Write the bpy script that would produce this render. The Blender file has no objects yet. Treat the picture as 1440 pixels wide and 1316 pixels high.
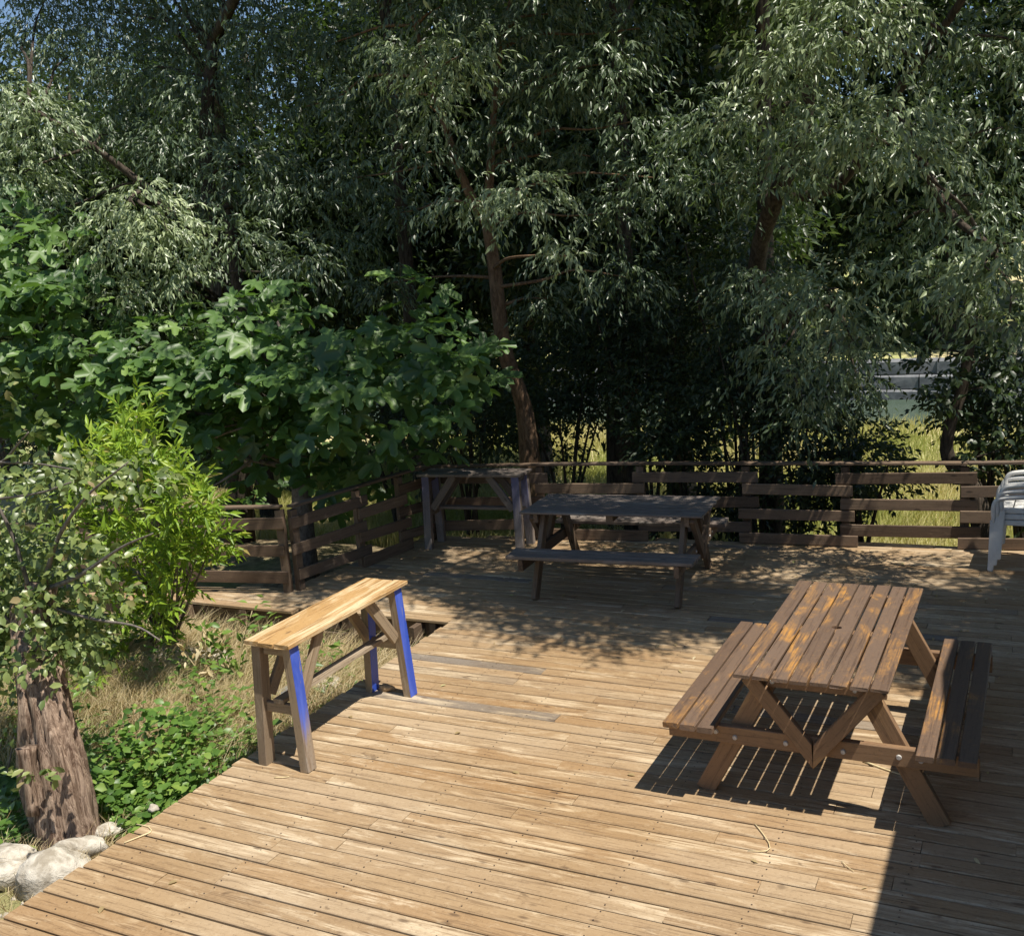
import bpy, bmesh, math, random
import numpy as np
from mathutils import Vector, Matrix
random.seed(7)
rng = np.random.default_rng(7)
sc = bpy.context.scene
C = sc.collection

# ---------------------------------------------------------------- camera, sky, sun, exposure
CAM_H = 2.8
FPX = 1480.0
RM = np.array([[0.89333896, 0.01906162, -0.44897901],
               [0.44347706, -0.19884767, 0.87394948],
               [-0.07261954, -0.97984502, -0.18609177]])
cam = bpy.data.cameras.new('camera')
camo = bpy.data.objects.new('camera', cam)
C.objects.link(camo)
cam.sensor_fit = 'HORIZONTAL'
cam.sensor_width = 36.0
cam.lens = 36.0 * FPX / 1440.0
cam.clip_start = 0.05
cam.clip_end = 2000
camo.matrix_world = Matrix(((RM[0, 0], -RM[0, 1], -RM[0, 2], 0), (RM[1, 0], -RM[1, 1], -RM[1, 2], 0),
                            (RM[2, 0], -RM[2, 1], -RM[2, 2], CAM_H), (0, 0, 0, 1)))
sc.camera = camo

SUN_FROM = Vector((0.46, -0.11, 1.0)).normalized()
elev = math.asin(SUN_FROM.z)
azim = math.atan2(SUN_FROM.x, SUN_FROM.y)          # clockwise from +Y
world = bpy.data.worlds.new('World')
sc.world = world
world.use_nodes = True
wn = world.node_tree
bg = wn.nodes['Background']
sky = wn.nodes.new('ShaderNodeTexSky')
sky.sky_type = 'NISHITA'
sky.sun_disc = False
sky.sun_elevation = elev
sky.sun_rotation = azim
sky.dust_density = 0.3
sky.ozone_density = 3.0
wn.links.new(sky.outputs[0], bg.inputs[0])
bg.inputs[1].default_value = 0.088
sun = bpy.data.lights.new('sun', 'SUN')
sun.energy = 5.0
sun.angle = math.radians(0.45)
sun.color = (1.0, 0.94, 0.84)
suno = bpy.data.objects.new('sun', sun)
C.objects.link(suno)
suno.rotation_euler = SUN_FROM.to_track_quat('Z', 'Y').to_euler()
suno.location = (6, -4, 20)
sc.view_settings.view_transform = 'Standard'
sc.view_settings.look = 'None'
sc.view_settings.exposure = 0.42
sc.view_settings.gamma = 1.0
sc.cycles.max_bounces = 6
sc.cycles.diffuse_bounces = 3
sc.cycles.glossy_bounces = 2
sc.cycles.transmission_bounces = 3
sc.view_settings.use_curve_mapping = False

# ---------------------------------------------------------------- helpers
def ray(px, py):
    return RM @ np.array([px - 720.0, py - 658.0, FPX])
def at(px, py, Y):
    d = ray(px, py)
    return Vector(d * (Y / d[1])) + Vector((0, 0, CAM_H))
def onz(px, py, z=0.0):
    d = ray(px, py)
    return Vector(d * ((z - CAM_H) / d[2])) + Vector((0, 0, CAM_H))
def project(P):
    v = (np.asarray(P, float) - [0, 0, CAM_H]) @ RM
    return 720 + FPX * v[..., 0] / v[..., 2], 658 + FPX * v[..., 1] / v[..., 2], v[..., 2]

def tag(o, label=None, cat=None, group=None, kind=None):
    if label: o['label'] = label
    if cat: o['category'] = cat
    if group: o['group'] = group
    if kind: o['kind'] = kind
    return o
def thing(name, label, cat, loc=(0, 0, 0), rz=0.0, group=None):
    o = bpy.data.objects.new(name, None)
    C.objects.link(o)
    o.location = loc
    o.rotation_euler = (0, 0, rz)
    o.empty_display_size = 0.1
    return tag(o, label, cat, group)
def link(name, me, parent=None, mat=None):
    o = bpy.data.objects.new(name, me)
    C.objects.link(o)
    if mat is not None and not me.materials: me.materials.append(mat)
    if parent is not None: o.parent = parent
    return o
def mesh_np(name, V, F, mat, rnd=None, smooth=False):
    """V (n,3), F (m,k) arrays, all faces with k corners"""
    me = bpy.data.meshes.new(name)
    V = np.ascontiguousarray(V, np.float32)
    F = np.ascontiguousarray(F, np.int32)
    m, k = F.shape
    me.vertices.add(len(V)); me.vertices.foreach_set('co', V.ravel())
    me.loops.add(m * k); me.loops.foreach_set('vertex_index', F.ravel())
    me.polygons.add(m)
    me.polygons.foreach_set('loop_start', np.arange(0, m * k, k, dtype=np.int32))
    me.polygons.foreach_set('loop_total', np.full(m, k, np.int32))
    if smooth: me.polygons.foreach_set('use_smooth', np.ones(m, bool))
    if rnd is not None:
        a = me.attributes.new('rnd', 'FLOAT', 'POINT')
        a.data.foreach_set('value', np.ascontiguousarray(rnd, np.float32))
    me.update()
    if mat is not None: me.materials.append(mat)
    return me

# ---------------------------------------------------------------- node helper and materials
class NT:
    def __init__(s, name):
        s.m = bpy.data.materials.new(name)
        s.m.use_nodes = True
        s.t = s.m.node_tree
        s.p = s.t.nodes['Principled BSDF']
        s.out = s.t.nodes['Material Output']
    def n(s, kind, **kw):
        nd = s.t.nodes.new('ShaderNode' + kind)
        for k, v in kw.items():
            if k.startswith('_'): setattr(nd, k[1:], v)
            else: nd.inputs[k.replace('__', ' ')].default_value = v
        return nd
    def l(s, a, b):
        s.t.links.new(a, b)
    def math(s, op, a, b=None, c=None, clamp=False):
        nd = s.t.nodes.new('ShaderNodeMath'); nd.operation = op; nd.use_clamp = clamp
        for i, v in enumerate((a, b, c)):
            if v is None: continue
            if isinstance(v, (int, float)): nd.inputs[i].default_value = v
            else: s.l(v, nd.inputs[i])
        return nd.outputs[0]
    def mix(s, f, a, b, mode='MIX'):
        nd = s.t.nodes.new('ShaderNodeMix'); nd.data_type = 'RGBA'; nd.blend_type = mode
        for sock, v in ((nd.inputs[0], f), (nd.inputs[6], a), (nd.inputs[7], b)):
            if isinstance(v, (int, float)): sock.default_value = v
            elif isinstance(v, tuple): sock.default_value = (*v, 1)
            else: s.l(v, sock)
        return nd.outputs[2]
    def ramp(s, f, stops):
        nd = s.t.nodes.new('ShaderNodeValToRGB')
        e = nd.color_ramp.elements
        while len(e) < len(stops): e.new(0.5)
        for el, (p, c) in zip(e, stops):
            el.position = p
            el.color = (*c, 1) if isinstance(c, tuple) else (c, c, c, 1)
        s.l(f, nd.inputs[0])
        return nd.outputs[0]
    def smooth(s, v, lo, hi):
        nd = s.t.nodes.new('ShaderNodeMapRange'); nd.interpolation_type = 'SMOOTHSTEP'
        s.l(v, nd.inputs[0]); nd.inputs[1].default_value = lo; nd.inputs[2].default_value = hi
        return nd.outputs[0]
    def noise(s, vec, scale, detail=4, rough=0.55, dist=0.0):
        nd = s.n('TexNoise', Scale=scale, Detail=detail, Roughness=rough, Distortion=dist)
        if vec is not None: s.l(vec, nd.inputs['Vector'])
        return nd.outputs[0]
    def mapped(s, vec, sc_):
        nd = s.t.nodes.new('ShaderNodeMapping'); nd.inputs['Scale'].default_value = sc_
        s.l(vec, nd.inputs['Vector'])
        return nd.outputs[0]
    def bump(s, h, strength=0.3, dist=0.004):
        nd = s.t.nodes.new('ShaderNodeBump')
        nd.inputs['Strength'].default_value = strength; nd.inputs['Distance'].default_value = dist
        s.l(h, nd.inputs['Height']); s.l(nd.outputs[0], s.p.inputs['Normal'])
        return nd.outputs[0]
    def objvec(s, off=37.0):
        """object coordinates shifted by a random amount for each object"""
        tc = s.t.nodes.new('ShaderNodeTexCoord')
        oi = s.t.nodes.new('ShaderNodeObjectInfo')
        s.rand = oi.outputs['Random']
        m = s.math('MULTIPLY', s.rand, off)
        cx = s.t.nodes.new('ShaderNodeCombineXYZ')
        s.l(m, cx.inputs[0]); s.l(m, cx.inputs[1]); s.l(m, cx.inputs[2])
        ad = s.t.nodes.new('ShaderNodeVectorMath'); ad.operation = 'ADD'
        s.l(tc.outputs['Object'], ad.inputs[0]); s.l(cx.outputs[0], ad.inputs[1])
        s.tc = tc
        return ad.outputs[0]

def mat_wood(name, tones, wear, wear_amt=(0.52, 0.66), grain_dark=(0.10, 0.06, 0.035), grain=0.55, rough=0.7,
             wear_scale=5.0, wear_stretch=0.28, knots=True, large=None, paint=None, bump=0.35, mottle=False):
    """weathered board, grain along local x. tones: per-board colours picked by the object's random value"""
    k = NT(name)
    v = k.objvec()
    base = k.ramp(k.rand, [(i / max(1, len(tones) - 1), c) for i, c in enumerate(tones)] if not mottle else [(.96 * i / (len(tones) - 2), c) for i, c in enumerate(tones[:-1])] + [(.985, tones[-1])])
    g1 = k.noise(k.mapped(v, (1.3, 26, 26)), 2.0, 6, 0.65, 0.6)
    g2 = k.noise(k.mapped(v, (4.0, 120, 120)), 1.5, 3, 0.6)
    gr = k.math('ADD', k.math('MULTIPLY', g1, 0.65), k.math('MULTIPLY', g2, 0.35))
    col = k.mix(k.math('MULTIPLY', k.smooth(gr, 0.50, 0.36), grain), base, grain_dark)
    w = k.noise(k.mapped(v, (wear_stretch, 1, 1)), wear_scale, 6, 0.68, 0.7)
    wf = k.math('MULTIPLY', k.smooth(w, *wear_amt), k.smooth(g1, 0.36, 0.60))
    col = k.mix(wf, col, wear)
    fine = k.noise(v, 55.0, 4, 0.7)
    col = k.mix(k.math('MULTIPLY', k.smooth(fine, 0.57, 0.70), 0.22), col, wear)
    col = k.mix(k.math('MULTIPLY', k.smooth(fine, 0.44, 0.32), 0.35), col, grain_dark)
    if mottle:      # blotches of raised pale fibre and dark damp stains
        mo = k.noise(k.mapped(v, (.45, 1, 1)), 26.0, 5, 0.7, 0.9)
        col = k.mix(k.math('MULTIPLY', k.smooth(mo, .55, .70), .30), col, wear)
        col = k.mix(k.math('MULTIPLY', k.smooth(mo, .42, .30), .26), col, grain_dark)
        sn = k.noise(k.mapped(v, (.8, 1, 1)), 9.0, 3, 0.6, 0.4)
        col = k.mix(k.math('MULTIPLY', k.smooth(sn, .68, .76), .5), col, tuple(c * .7 for c in grain_dark))
    if large:
        geo = k.t.nodes.new('ShaderNodeNewGeometry')
        ln = k.noise(geo.outputs['Position'], 0.55, 3, 0.5)
        col = k.mix(k.math('MULTIPLY', k.smooth(ln, 0.45, 0.66), 0.55), col, large, 'MULTIPLY')
    if knots:
        vo = k.n('TexVoronoi', Scale=1.0, Randomness=1.0)
        k.l(k.mapped(v, (3.2, 9.0, 9.0)), vo.inputs['Vector'])
        kn = k.smooth(vo.outputs['Distance'], 0.13, 0.05)
        col = k.mix(k.math('MULTIPLY', kn, 0.7), col, tuple(c * 0.8 for c in grain_dark))
    hs = k.math('ADD', k.math('MULTIPLY', gr, 1.0), k.math('MULTIPLY', fine, 0.35))
    if paint:
        pcol, cover = paint
        sp = k.t.nodes.new('ShaderNodeSeparateXYZ'); k.l(k.tc.outputs['Object'], sp.inputs[0])
        # paint is worn off towards the foot (local x runs up the leg) and in scratches
        up = k.smooth(k.math('ADD', sp.outputs[0], k.math('MULTIPLY', k.math('SUBTRACT', w, 0.5), 0.7)), *cover)
        sct = k.smooth(k.noise(k.mapped(v, (2.0, 14, 14)), 2.2, 5, 0.7), 0.70, 0.60)
        pf = k.math('MULTIPLY', up, sct)
        col = k.mix(pf, col, k.mix(k.smooth(w, 0.40, 0.65), pcol, tuple(min(1, c * 1.15 + 0.05) for c in pcol)))
        k.l(k.math('SUBTRACT', rough, k.math('MULTIPLY', pf, 0.3)), k.p.inputs['Roughness'])
    else:
        k.l(k.math('SUBTRACT', rough + 0.08, k.math('MULTIPLY', gr, 0.2)), k.p.inputs['Roughness'])
    k.l(col, k.p.inputs['Base Color'])
    k.p.inputs['Specular IOR Level'].default_value = 0.35
    k.bump(hs, bump, 0.003)
    return k.m

def mat_leaf(name, stops, rough=0.4, trans=0.28, tcol=(0.25, 0.42, 0.05), spec=0.5, use_rand=False):
    k = NT(name)
    if use_rand:
        oi = k.t.nodes.new('ShaderNodeObjectInfo'); f = oi.outputs['Random']
    else:
        a = k.t.nodes.new('ShaderNodeAttribute'); a.attribute_name = 'rnd'; f = a.outputs['Fac']
    col = k.ramp(f, stops)
    k.l(col, k.p.inputs['Base Color'])
    k.p.inputs['Roughness'].default_value = rough
    k.p.inputs['Specular IOR Level'].default_value = spec
    tr = k.t.nodes.new('ShaderNodeBsdfTranslucent')
    k.l(k.mix(0.6, col, tcol), tr.inputs[0])
    mx = k.t.nodes.new('ShaderNodeMixShader'); mx.inputs[0].default_value = trans
    k.l(k.p.outputs[0], mx.inputs[1]); k.l(tr.outputs[0], mx.inputs[2])
    k.l(mx.outputs[0], k.out.inputs[0])
    return k.m

def mat_bark(name, dark, light, scale=6, stretch=0.15, bump=0.8, dist=0.02):
    k = NT(name)
    tc = k.t.nodes.new('ShaderNodeTexCoord')
    v = k.mapped(tc.outputs['Object'], (1, 1, stretch))
    n1 = k.noise(v, scale * 4, 6, 0.7, 0.8)
    n2 = k.noise(tc.outputs['Object'], scale, 5, 0.6)
    col = k.mix(k.smooth(n1, 0.35, 0.65), dark, light)
    col = k.mix(k.math('MULTIPLY', k.smooth(n2, 0.5, 0.75), 0.5), col, tuple(min(1, c * 1.5) for c in light))
    k.l(col, k.p.inputs['Base Color'])
    k.p.inputs['Roughness'].default_value = 0.9
    k.p.inputs['Specular IOR Level'].default_value = 0.2
    k.bump(n1, bump, dist)
    return k.m

def mat_simple(name, col, col2, scale=8, rough=0.8, bump=0.3, dist=0.01, spec=0.4):
    k = NT(name)
    tc = k.t.nodes.new('ShaderNodeTexCoord')
    n1 = k.noise(tc.outputs['Object'], scale, 6, 0.65, 0.3)
    k.l(k.mix(k.smooth(n1, 0.35, 0.65), col, col2), k.p.inputs['Base Color'])
    k.p.inputs['Roughness'].default_value = rough
    k.p.inputs['Specular IOR Level'].default_value = spec
    k.bump(n1, bump, dist)
    return k.m

M = {}
M['deck'] = mat_wood('deck_wood', [(.31, .205, .11), (.35, .245, .14), (.39, .285, .175), (.33, .21, .105), (.42, .315, .20), (.36, .25, .14), (.34, .23, .125), (.38, .275, .165), (.22, .185, .15)],
                     (.58, .47, .32), (0.49, 0.66), (.115, .068, .038), 0.62, 0.72, 7.0, 0.22, True, (.82, .72, .57), mottle=True)
M['fence'] = mat_wood('fence_wood', [(.10, .068, .044), (.15, .10, .066), (.20, .14, .092), (.125, .09, .066)], (.30, .22, .15), (0.55, 0.72), (.03, .02, .014), 0.6, 0.8)
M['redwood'] = mat_wood('picnic_top_wood', [(.13, .085, .058), (.155, .105, .075), (.175, .12, .086), (.14, .09, .06)], (.50, .25, .065), (0.50, 0.68),
                        (.055, .034, .025), 0.55, 0.42, 4.2, 0.40, False, None, None, 0.3, mottle=False)
M['picnicleg'] = mat_wood('picnic_frame_wood', [(.20, .12, .065), (.24, .145, .08), (.18, .105, .06)], (.34, .21, .10), (0.52, 0.7), (.06, .035, .02), 0.5, 0.65)
M['darkbench'] = mat_wood('picnic_bench_wood', [(.115, .075, .055), (.14, .09, .066), (.10, .066, .05)], (.26, .17, .10), (0.58, 0.72), (.04, .026, .02), 0.5, 0.6)
M['greywood'] = mat_wood('grey_table_wood', [(.16, .13, .11), (.20, .165, .14), (.13, .10, .085)], (.30, .27, .24), (0.5, 0.7), (.05, .04, .033), 0.55, 0.75)
M['bartop'] = mat_wood('bar_top_wood', [(.40, .23, .085), (.50, .31, .13), (.36, .21, .08)], (.68, .53, .32), (0.46, 0.62), (.16, .08, .03), 0.75, 0.6, 6.0, 0.2, mottle=True)
M['barleg'] = mat_wood('bar_leg_wood', [(.27, .20, .125), (.31, .235, .15), (.23, .175, .12)], (.42, .35, .26), (0.5, 0.7), (.10, .07, .045), 0.55, 0.75)
M['barblue'] = mat_wood('bar_leg_blue_paint', [(.27, .20, .14), (.31, .235, .16)], (.40, .36, .32), (0.5, 0.7), (.10, .07, .05), 0.5, 0.7,
                        paint=((.035, .085, .46), (0.22, 0.42)), knots=False)
M['oldblue'] = mat_wood('old_bar_leg_paint', [(.20, .18, .17), (.25, .22, .20)], (.38, .36, .35), (0.5, 0.7), (.07, .06, .055), 0.5, 0.7,
                        paint=((.06, .075, .30), (0.1, 1.3)), knots=False)
M['plastic'] = mat_simple('white_plastic', (.62, .61, .58), (.74, .73, .70), 5, 0.38, 0.05, 0.002, 0.5)
M['steel'] = mat_simple('bolt_steel', (.35, .33, .31), (.55, .52, .48), 60, 0.4, 0.1, 0.001, 0.6)
M['rock'] = mat_simple('pale_rock', (.30, .26, .20), (.60, .555, .47), 9, 0.9, 0.9, 0.03, 0.2)
M['concrete'] = mat_simple('grey_concrete', (.15, .155, .165), (.24, .245, .25), 4, 0.9, 0.5, 0.015, 0.2)
M['plaster'] = mat_simple('cream_plaster', (.52, .51, .48), (.60, .59, .56), 3, 0.9, 0.3, 0.006, 0.2)
M['rooftile'] = mat_simple('clay_tile', (.36, .17, .09), (.45, .24, .14), 8, 0.8, 0.4, 0.01, 0.3)
M['bark_stump'] = mat_bark('stump_bark', (.10, .06, .04), (.42, .31, .23), 12, 0.05, 0.9, 0.02)
M['bark_brown'] = mat_bark('brown_bark', (.10, .06, .035), (.22, .14, .085), 6, 0.3, 0.8, 0.02)
M['bark_dark'] = mat_bark('dark_bark', (.035, .027, .02), (.10, .08, .062), 6, 0.2, 0.8, 0.02)
M['bark_fig'] = mat_bark('fig_bark', (.10, .085, .07), (.22, .19, .165), 6, 0.5, 0.5, 0.01)
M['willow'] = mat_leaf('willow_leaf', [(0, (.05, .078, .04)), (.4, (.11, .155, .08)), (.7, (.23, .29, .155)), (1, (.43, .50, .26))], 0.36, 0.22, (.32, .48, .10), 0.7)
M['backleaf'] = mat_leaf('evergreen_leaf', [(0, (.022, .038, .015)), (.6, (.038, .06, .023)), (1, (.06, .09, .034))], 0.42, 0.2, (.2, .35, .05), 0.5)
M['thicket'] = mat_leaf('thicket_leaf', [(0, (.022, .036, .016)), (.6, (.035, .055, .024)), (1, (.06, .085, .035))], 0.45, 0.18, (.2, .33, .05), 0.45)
FIG = [(0, (.04, .085, .022)), (.5, (.075, .145, .035)), (.85, (.12, .21, .05)), (1, (.19, .29, .07))]
M['fig'] = mat_leaf('fig_leaf', FIG, 0.46, 0.25, (.25, .5, .05), 0.55)
M['figo'] = mat_leaf('fig_leaf_large', FIG, 0.46, 0.25, (.25, .5, .05), 0.55, True)
BRT = [(0, (.09, .18, .02)), (.2, (.19, .31, .03)), (.65, (.25, .39, .035)), (.95, (.36, .47, .05)), (1, (.38, .28, .10))]
M['bright'] = mat_leaf('bright_leaf', BRT, 0.42, 0.35, (.45, .6, .05), 0.45)
M['brighto'] = mat_leaf('bright_leaf_large', BRT, 0.42, 0.35, (.45, .6, .05), 0.45, True)
PEAR = [(0, (.08, .12, .035)), (.5, (.15, .205, .06)), (.85, (.24, .29, .09)), (.95, (.28, .32, .11)), (1, (.30, .22, .12))]
M['pear'] = mat_leaf('oval_leaf', PEAR, 0.38, 0.25, (.3, .45, .06), 0.55)
M['pearo'] = mat_leaf('oval_leaf_large', PEAR, 0.38, 0.25, (.3, .45, .06), 0.55, True)
M['ivy'] = mat_leaf('ground_ivy_leaf', [(0, (.06, .13, .025)), (.6, (.12, .22, .04)), (1, (.24, .34, .07))], 0.42, 0.28, (.3, .5, .06), 0.45)
M['drygrass'] = mat_leaf('dry_grass', [(0, (.34, .25, .12)), (.5, (.54, .43, .24)), (.82, (.70, .60, .40)), (.93, (.62, .52, .3)), (1, (.22, .32, .07))], 0.7, 0.3, (.6, .5, .2), 0.2)
M['meadow'] = mat_leaf('meadow_grass', [(0, (.20, .26, .06)), (.4, (.36, .38, .12)), (.75, (.55, .49, .23)), (1, (.62, .54, .32))], 0.7, 0.35, (.6, .6, .15), 0.2)
M['straw'] = mat_simple('straw', (.60, .48, .26), (.72, .60, .36), 30, 0.7, 0.1, 0.001, 0.3)
M['pale'] = mat_simple('pale_wing', (.34, .30, .25), (.42, .38, .31), 40, 0.7, 0.1, 0.001, 0.3)
M['black'] = mat_simple('black_rubber', (.015, .015, .015), (.03, .03, .03), 20, 0.7, 0.1, 0.002, 0.3)

def mat_ground():
    k = NT('ground_soil')
    geo = k.t.nodes.new('ShaderNodeNewGeometry')
    p = geo.outputs['Position']
    n1 = k.noise(p, 0.35, 5, 0.6); n2 = k.noise(p, 9, 6, 0.7); n3 = k.noise(p, 60, 3, 0.7)
    col = k.mix(k.smooth(n2, .35, .65), (.15, .11, .07), (.34, .27, .16))
    col = k.mix(k.math('MULTIPLY', k.smooth(n1, .42, .60), .8), col, (.17, .21, .06))
    sp = k.t.nodes.new('ShaderNodeSeparateXYZ'); k.l(p, sp.inputs[0])
    mead = k.mix(k.smooth(n1, .38, .62), (.56, .48, .25), (.28, .33, .10))
    mead = k.mix(k.math('MULTIPLY', k.smooth(n2, .45, .65), .5), mead, (.64, .56, .34))
    col = k.mix(k.smooth(sp.outputs[1], 10.5, 13.0), col, mead)
    col = k.mix(k.math('MULTIPLY', k.smooth(n3, .5, .7), .3), col, (.10, .08, .05))
    k.l(col, k.p.inputs['Base Color']); k.p.inputs['Roughness'].default_value = .95
    k.p.inputs['Specular IOR Level'].default_value = .1
    k.bump(n2, .6, .03)
    return k.m
M['ground'] = mat_ground()
def mat_water():
    k = NT('river_water')
    tc = k.t.nodes.new('ShaderNodeTexCoord')
    k.p.inputs['Base Color'].default_value = (.075, .11, .075, 1)
    k.p.inputs['Roughness'].default_value = .12
    k.p.inputs['IOR'].default_value = 1.33
    k.bump(k.noise(k.mapped(tc.outputs['Object'], (.5, 1.6, 1)), 3.0, 4, .6), .35, .03)
    return k.m
M['water'] = mat_water()

# ---------------------------------------------------------------- wooden pieces
def prism_mesh(name, poly, z0, z1, mat):
    n = len(poly)
    V = [(x, y, z0) for x, y in poly] + [(x, y, z1) for x, y in poly]
    F = [tuple(range(n))[::-1], tuple(range(n, 2 * n))] + [(i, (i + 1) % n, n + (i + 1) % n, n + i) for i in range(n)]
    me = bpy.data.meshes.new(name); me.from_pydata(V, [], F); me.update()
    if mat: me.materials.append(mat)
    return me
def bevel_box(name, L, W, T, mat, bev=0.004, jit=0.0, cut=(0, 0)):
    """board along x, centred; cut = end slant (x shift across the width) at the two ends"""
    a, b, c = L / 2, W / 2, T / 2
    ch = min(bev, b * .4, c * .4)
    V = []
    for sx in (-1, 1):
        k = cut[0] if sx < 0 else cut[1]
        ring = [(-b, -c + ch), (-b + ch, -c), (b - ch, -c), (b, -c + ch), (b, c - ch), (b - ch, c), (-b + ch, c), (-b, c - ch)]
        for y, z in ring:
            V.append((sx * a + k * (y / b if b else 0), y * 1.0, z))
    if jit:
        V = [(x + random.uniform(-jit, jit), y + random.uniform(-jit, jit) * .4, z + random.uniform(-jit, jit) * .3) for x, y, z in V]
    F = [tuple(range(8))[::-1], tuple(range(8, 16))] + [(i, (i + 1) % 8, 8 + (i + 1) % 8, 8 + i) for i in range(8)]
    F[0] = tuple(range(8)); F[1] = tuple(range(8, 16))[::-1]
    F = F[:2] + [(f[3], f[2], f[1], f[0]) for f in F[2:]]
    me = bpy.data.meshes.new(name); me.from_pydata(V, [], F); me.update()
    bm = bmesh.new(); bm.from_mesh(me); bmesh.ops.recalc_face_normals(bm, faces=bm.faces); bm.to_mesh(me); bm.free()
    if mat: me.materials.append(mat)
    return me
def frame_from(p0, p1, up):
    p0, p1 = Vector(p0), Vector(p1)
    x = (p1 - p0).normalized()
    z = Vector(up)
    y = z.cross(x)
    if y.length < 1e-4: y = Vector((0, 1, 0)).cross(x)
    y.normalize(); z = x.cross(y)
    m = Matrix((x, y, z)).transposed().to_4x4()
    m.translation = (p0 + p1) / 2
    return m, (p1 - p0).length
def beam(name, p0, p1, W, T, mat, parent, up=(0, 0, 1), bev=0.004, jit=0.0, cut=(0, 0), paint_face=None, paint_mat=None, base_origin=False):
    """board from p0 to p1 (in the parent's frame), W across, T along 'up'"""
    m, L = frame_from(p0, p1, up)
    me = bevel_box(name, L, W, T, mat, bev, jit, cut)
    if base_origin:
        me.transform(Matrix.Translation((L / 2, 0, 0)))
        m.translation = Vector(p0)
    if paint_mat is not None:
        me.materials.append(paint_mat)
        d = Vector(paint_face)
        for f in me.polygons:
            if (m.to_3x3() @ f.normal).dot(d) > 0.6: f.material_index = 1
    o = link(name, me, parent)
    o.matrix_local = m
    return o
def disc_bolt(name, p, axis, r, h, parent, mat):
    z = Vector(axis).normalized()
    m = z.to_track_quat('Z', 'Y').to_matrix().to_4x4(); m.translation = Vector(p)
    n = 10
    V = [(r * math.cos(2 * math.pi * i / n), r * math.sin(2 * math.pi * i / n), 0) for i in range(n)]
    V += [(x * .8, y * .8, h) for x, y, _ in V]
    F = [tuple(range(n, 2 * n))] + [(i, (i + 1) % n, n + (i + 1) % n, n + i) for i in range(n)]
    me = bpy.data.meshes.new(name); me.from_pydata(V, [], F); me.update(); me.materials.append(mat)
    o = link(name, me, parent); o.matrix_local = m
    return o
def tube_arrays(path, radii, sides=8, noise=0.0, seed=0, twist=0.0, fiss=0.0, nf=7):
    path = [Vector(p) for p in path]
    r_ = random.Random(seed)
    ph = [r_.uniform(0, 6.28) for _ in range(6)]
    V = []; F = []
    u = None
    for i, p in enumerate(path):
        t = (path[min(i + 1, len(path) - 1)] - path[max(i - 1, 0)]).normalized()
        if u is None:
            u = t.orthogonal().normalized()
        u = (u - t * u.dot(t)).normalized()
        w = t.cross(u)
        for s in range(sides):
            a = 2 * math.pi * s / sides
            aa = a + twist * i
            r = radii[i] * (1 + noise * (math.sin(2 * aa + ph[0] + i * .35) + .6 * math.sin(3 * aa + ph[1] - i * .5) + .5 * math.sin(5 * aa + ph[2] + i * .8)))
            if fiss: r *= 1 - fiss * max(0, math.sin(nf * aa + ph[3] + .7 * math.sin(i * .6))) ** 3 + r_.uniform(-.03, .03)
            V.append(p + (u * math.cos(a) + w * math.sin(a)) * r)
    n = len(path)
    for i in range(n - 1):
        for s in range(sides):
            b = (s + 1) % sides
            F.append((i * sides + s, i * sides + b, (i + 1) * sides + b, (i + 1) * sides + s))
    F.append(tuple(range(sides))[::-1]); F.append(tuple((n - 1) * sides + s for s in range(sides)))
    return V, F
def spline(pts, n):
    """Catmull-Rom through pts"""
    P = [Vector(p) for p in pts]
    P = [P[0] * 2 - P[1]] + P + [P[-1] * 2 - P[-2]]
    out = []
    seg = len(P) - 3
    for i in range(n):
        t = i / (n - 1) * seg
        k = min(int(t), seg - 1); t -= k
        a, b, c, d = P[k:k + 4]
        out.append(0.5 * ((2 * b) + (c - a) * t + (2 * a - 5 * b + 4 * c - d) * t * t + (3 * b - a - 3 * c + d) * t ** 3))
    return out
def tube(name, pts, r0, r1, mat, parent=None, n=14, sides=9, noise=0.06, seed=0, twist=0.0, fiss=0.0, nf=7, flare=0.0, smooth=True, origin=None):
    path = spline(pts, n)
    rad = [r0 + (r1 - r0) * i / (n - 1) + flare * math.exp(-i / (n * .12)) for i in range(n)]
    if origin is not None: path = [p - Vector(origin) for p in path]
    V, F = tube_arrays(path, rad, sides, noise, seed, twist, fiss, nf)
    me = bpy.data.meshes.new(name); me.from_pydata(V, [], F); me.update(); me.materials.append(mat)
    if smooth: me.polygons.foreach_set('use_smooth', [True] * len(me.polygons))
    return link(name, me, parent)
def join_tubes(name, list_of, mat, parent=None):
    V = []; F = []
    for (path, rad, sides) in list_of:
        v, f = tube_arrays(path, rad, sides, 0.05, len(V))
        F += [tuple(i + len(V) for i in q) for q in f]; V += v
    me = bpy.data.meshes.new(name); me.from_pydata(V, [], F); me.update(); me.materials.append(mat)
    me.polygons.foreach_set('use_smooth', [True] * len(me.polygons))
    return link(name, me, parent)
# ---------------------------------------------------------------- ground, river
def sstep(a, b, x):
    t = np.clip((x - a) / (b - a), 0, 1); return t * t * (3 - 2 * t)
def gz(x, y):
    x = np.asarray(x, float); y = np.asarray(y, float)
    z = -0.34 + 0.0 * x
    z = z + 0.20 * np.exp(-(((x + 5.0) / 0.9) ** 2 + ((y - 3.2) / 1.3) ** 2))
    z = z + 0.10 * np.exp(-(((x + 5.6) / 0.7) ** 2 + ((y - 5.6) / 0.8) ** 2))
    z = z - 0.75 * sstep(9.5, 13.0, y)
    z = z - 0.75 * sstep(23.0, 26.0, y) + 1.25 * sstep(30.7, 33.0, y) + 6.0 * sstep(36, 90, y)
    z = z + 0.035 * np.sin(1.7 * x + .6 * y) * np.sin(1.3 * y - .5 * x) + 0.02 * np.sin(4.1 * x + 1) * np.sin(3.7 * y)
    return z
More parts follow.
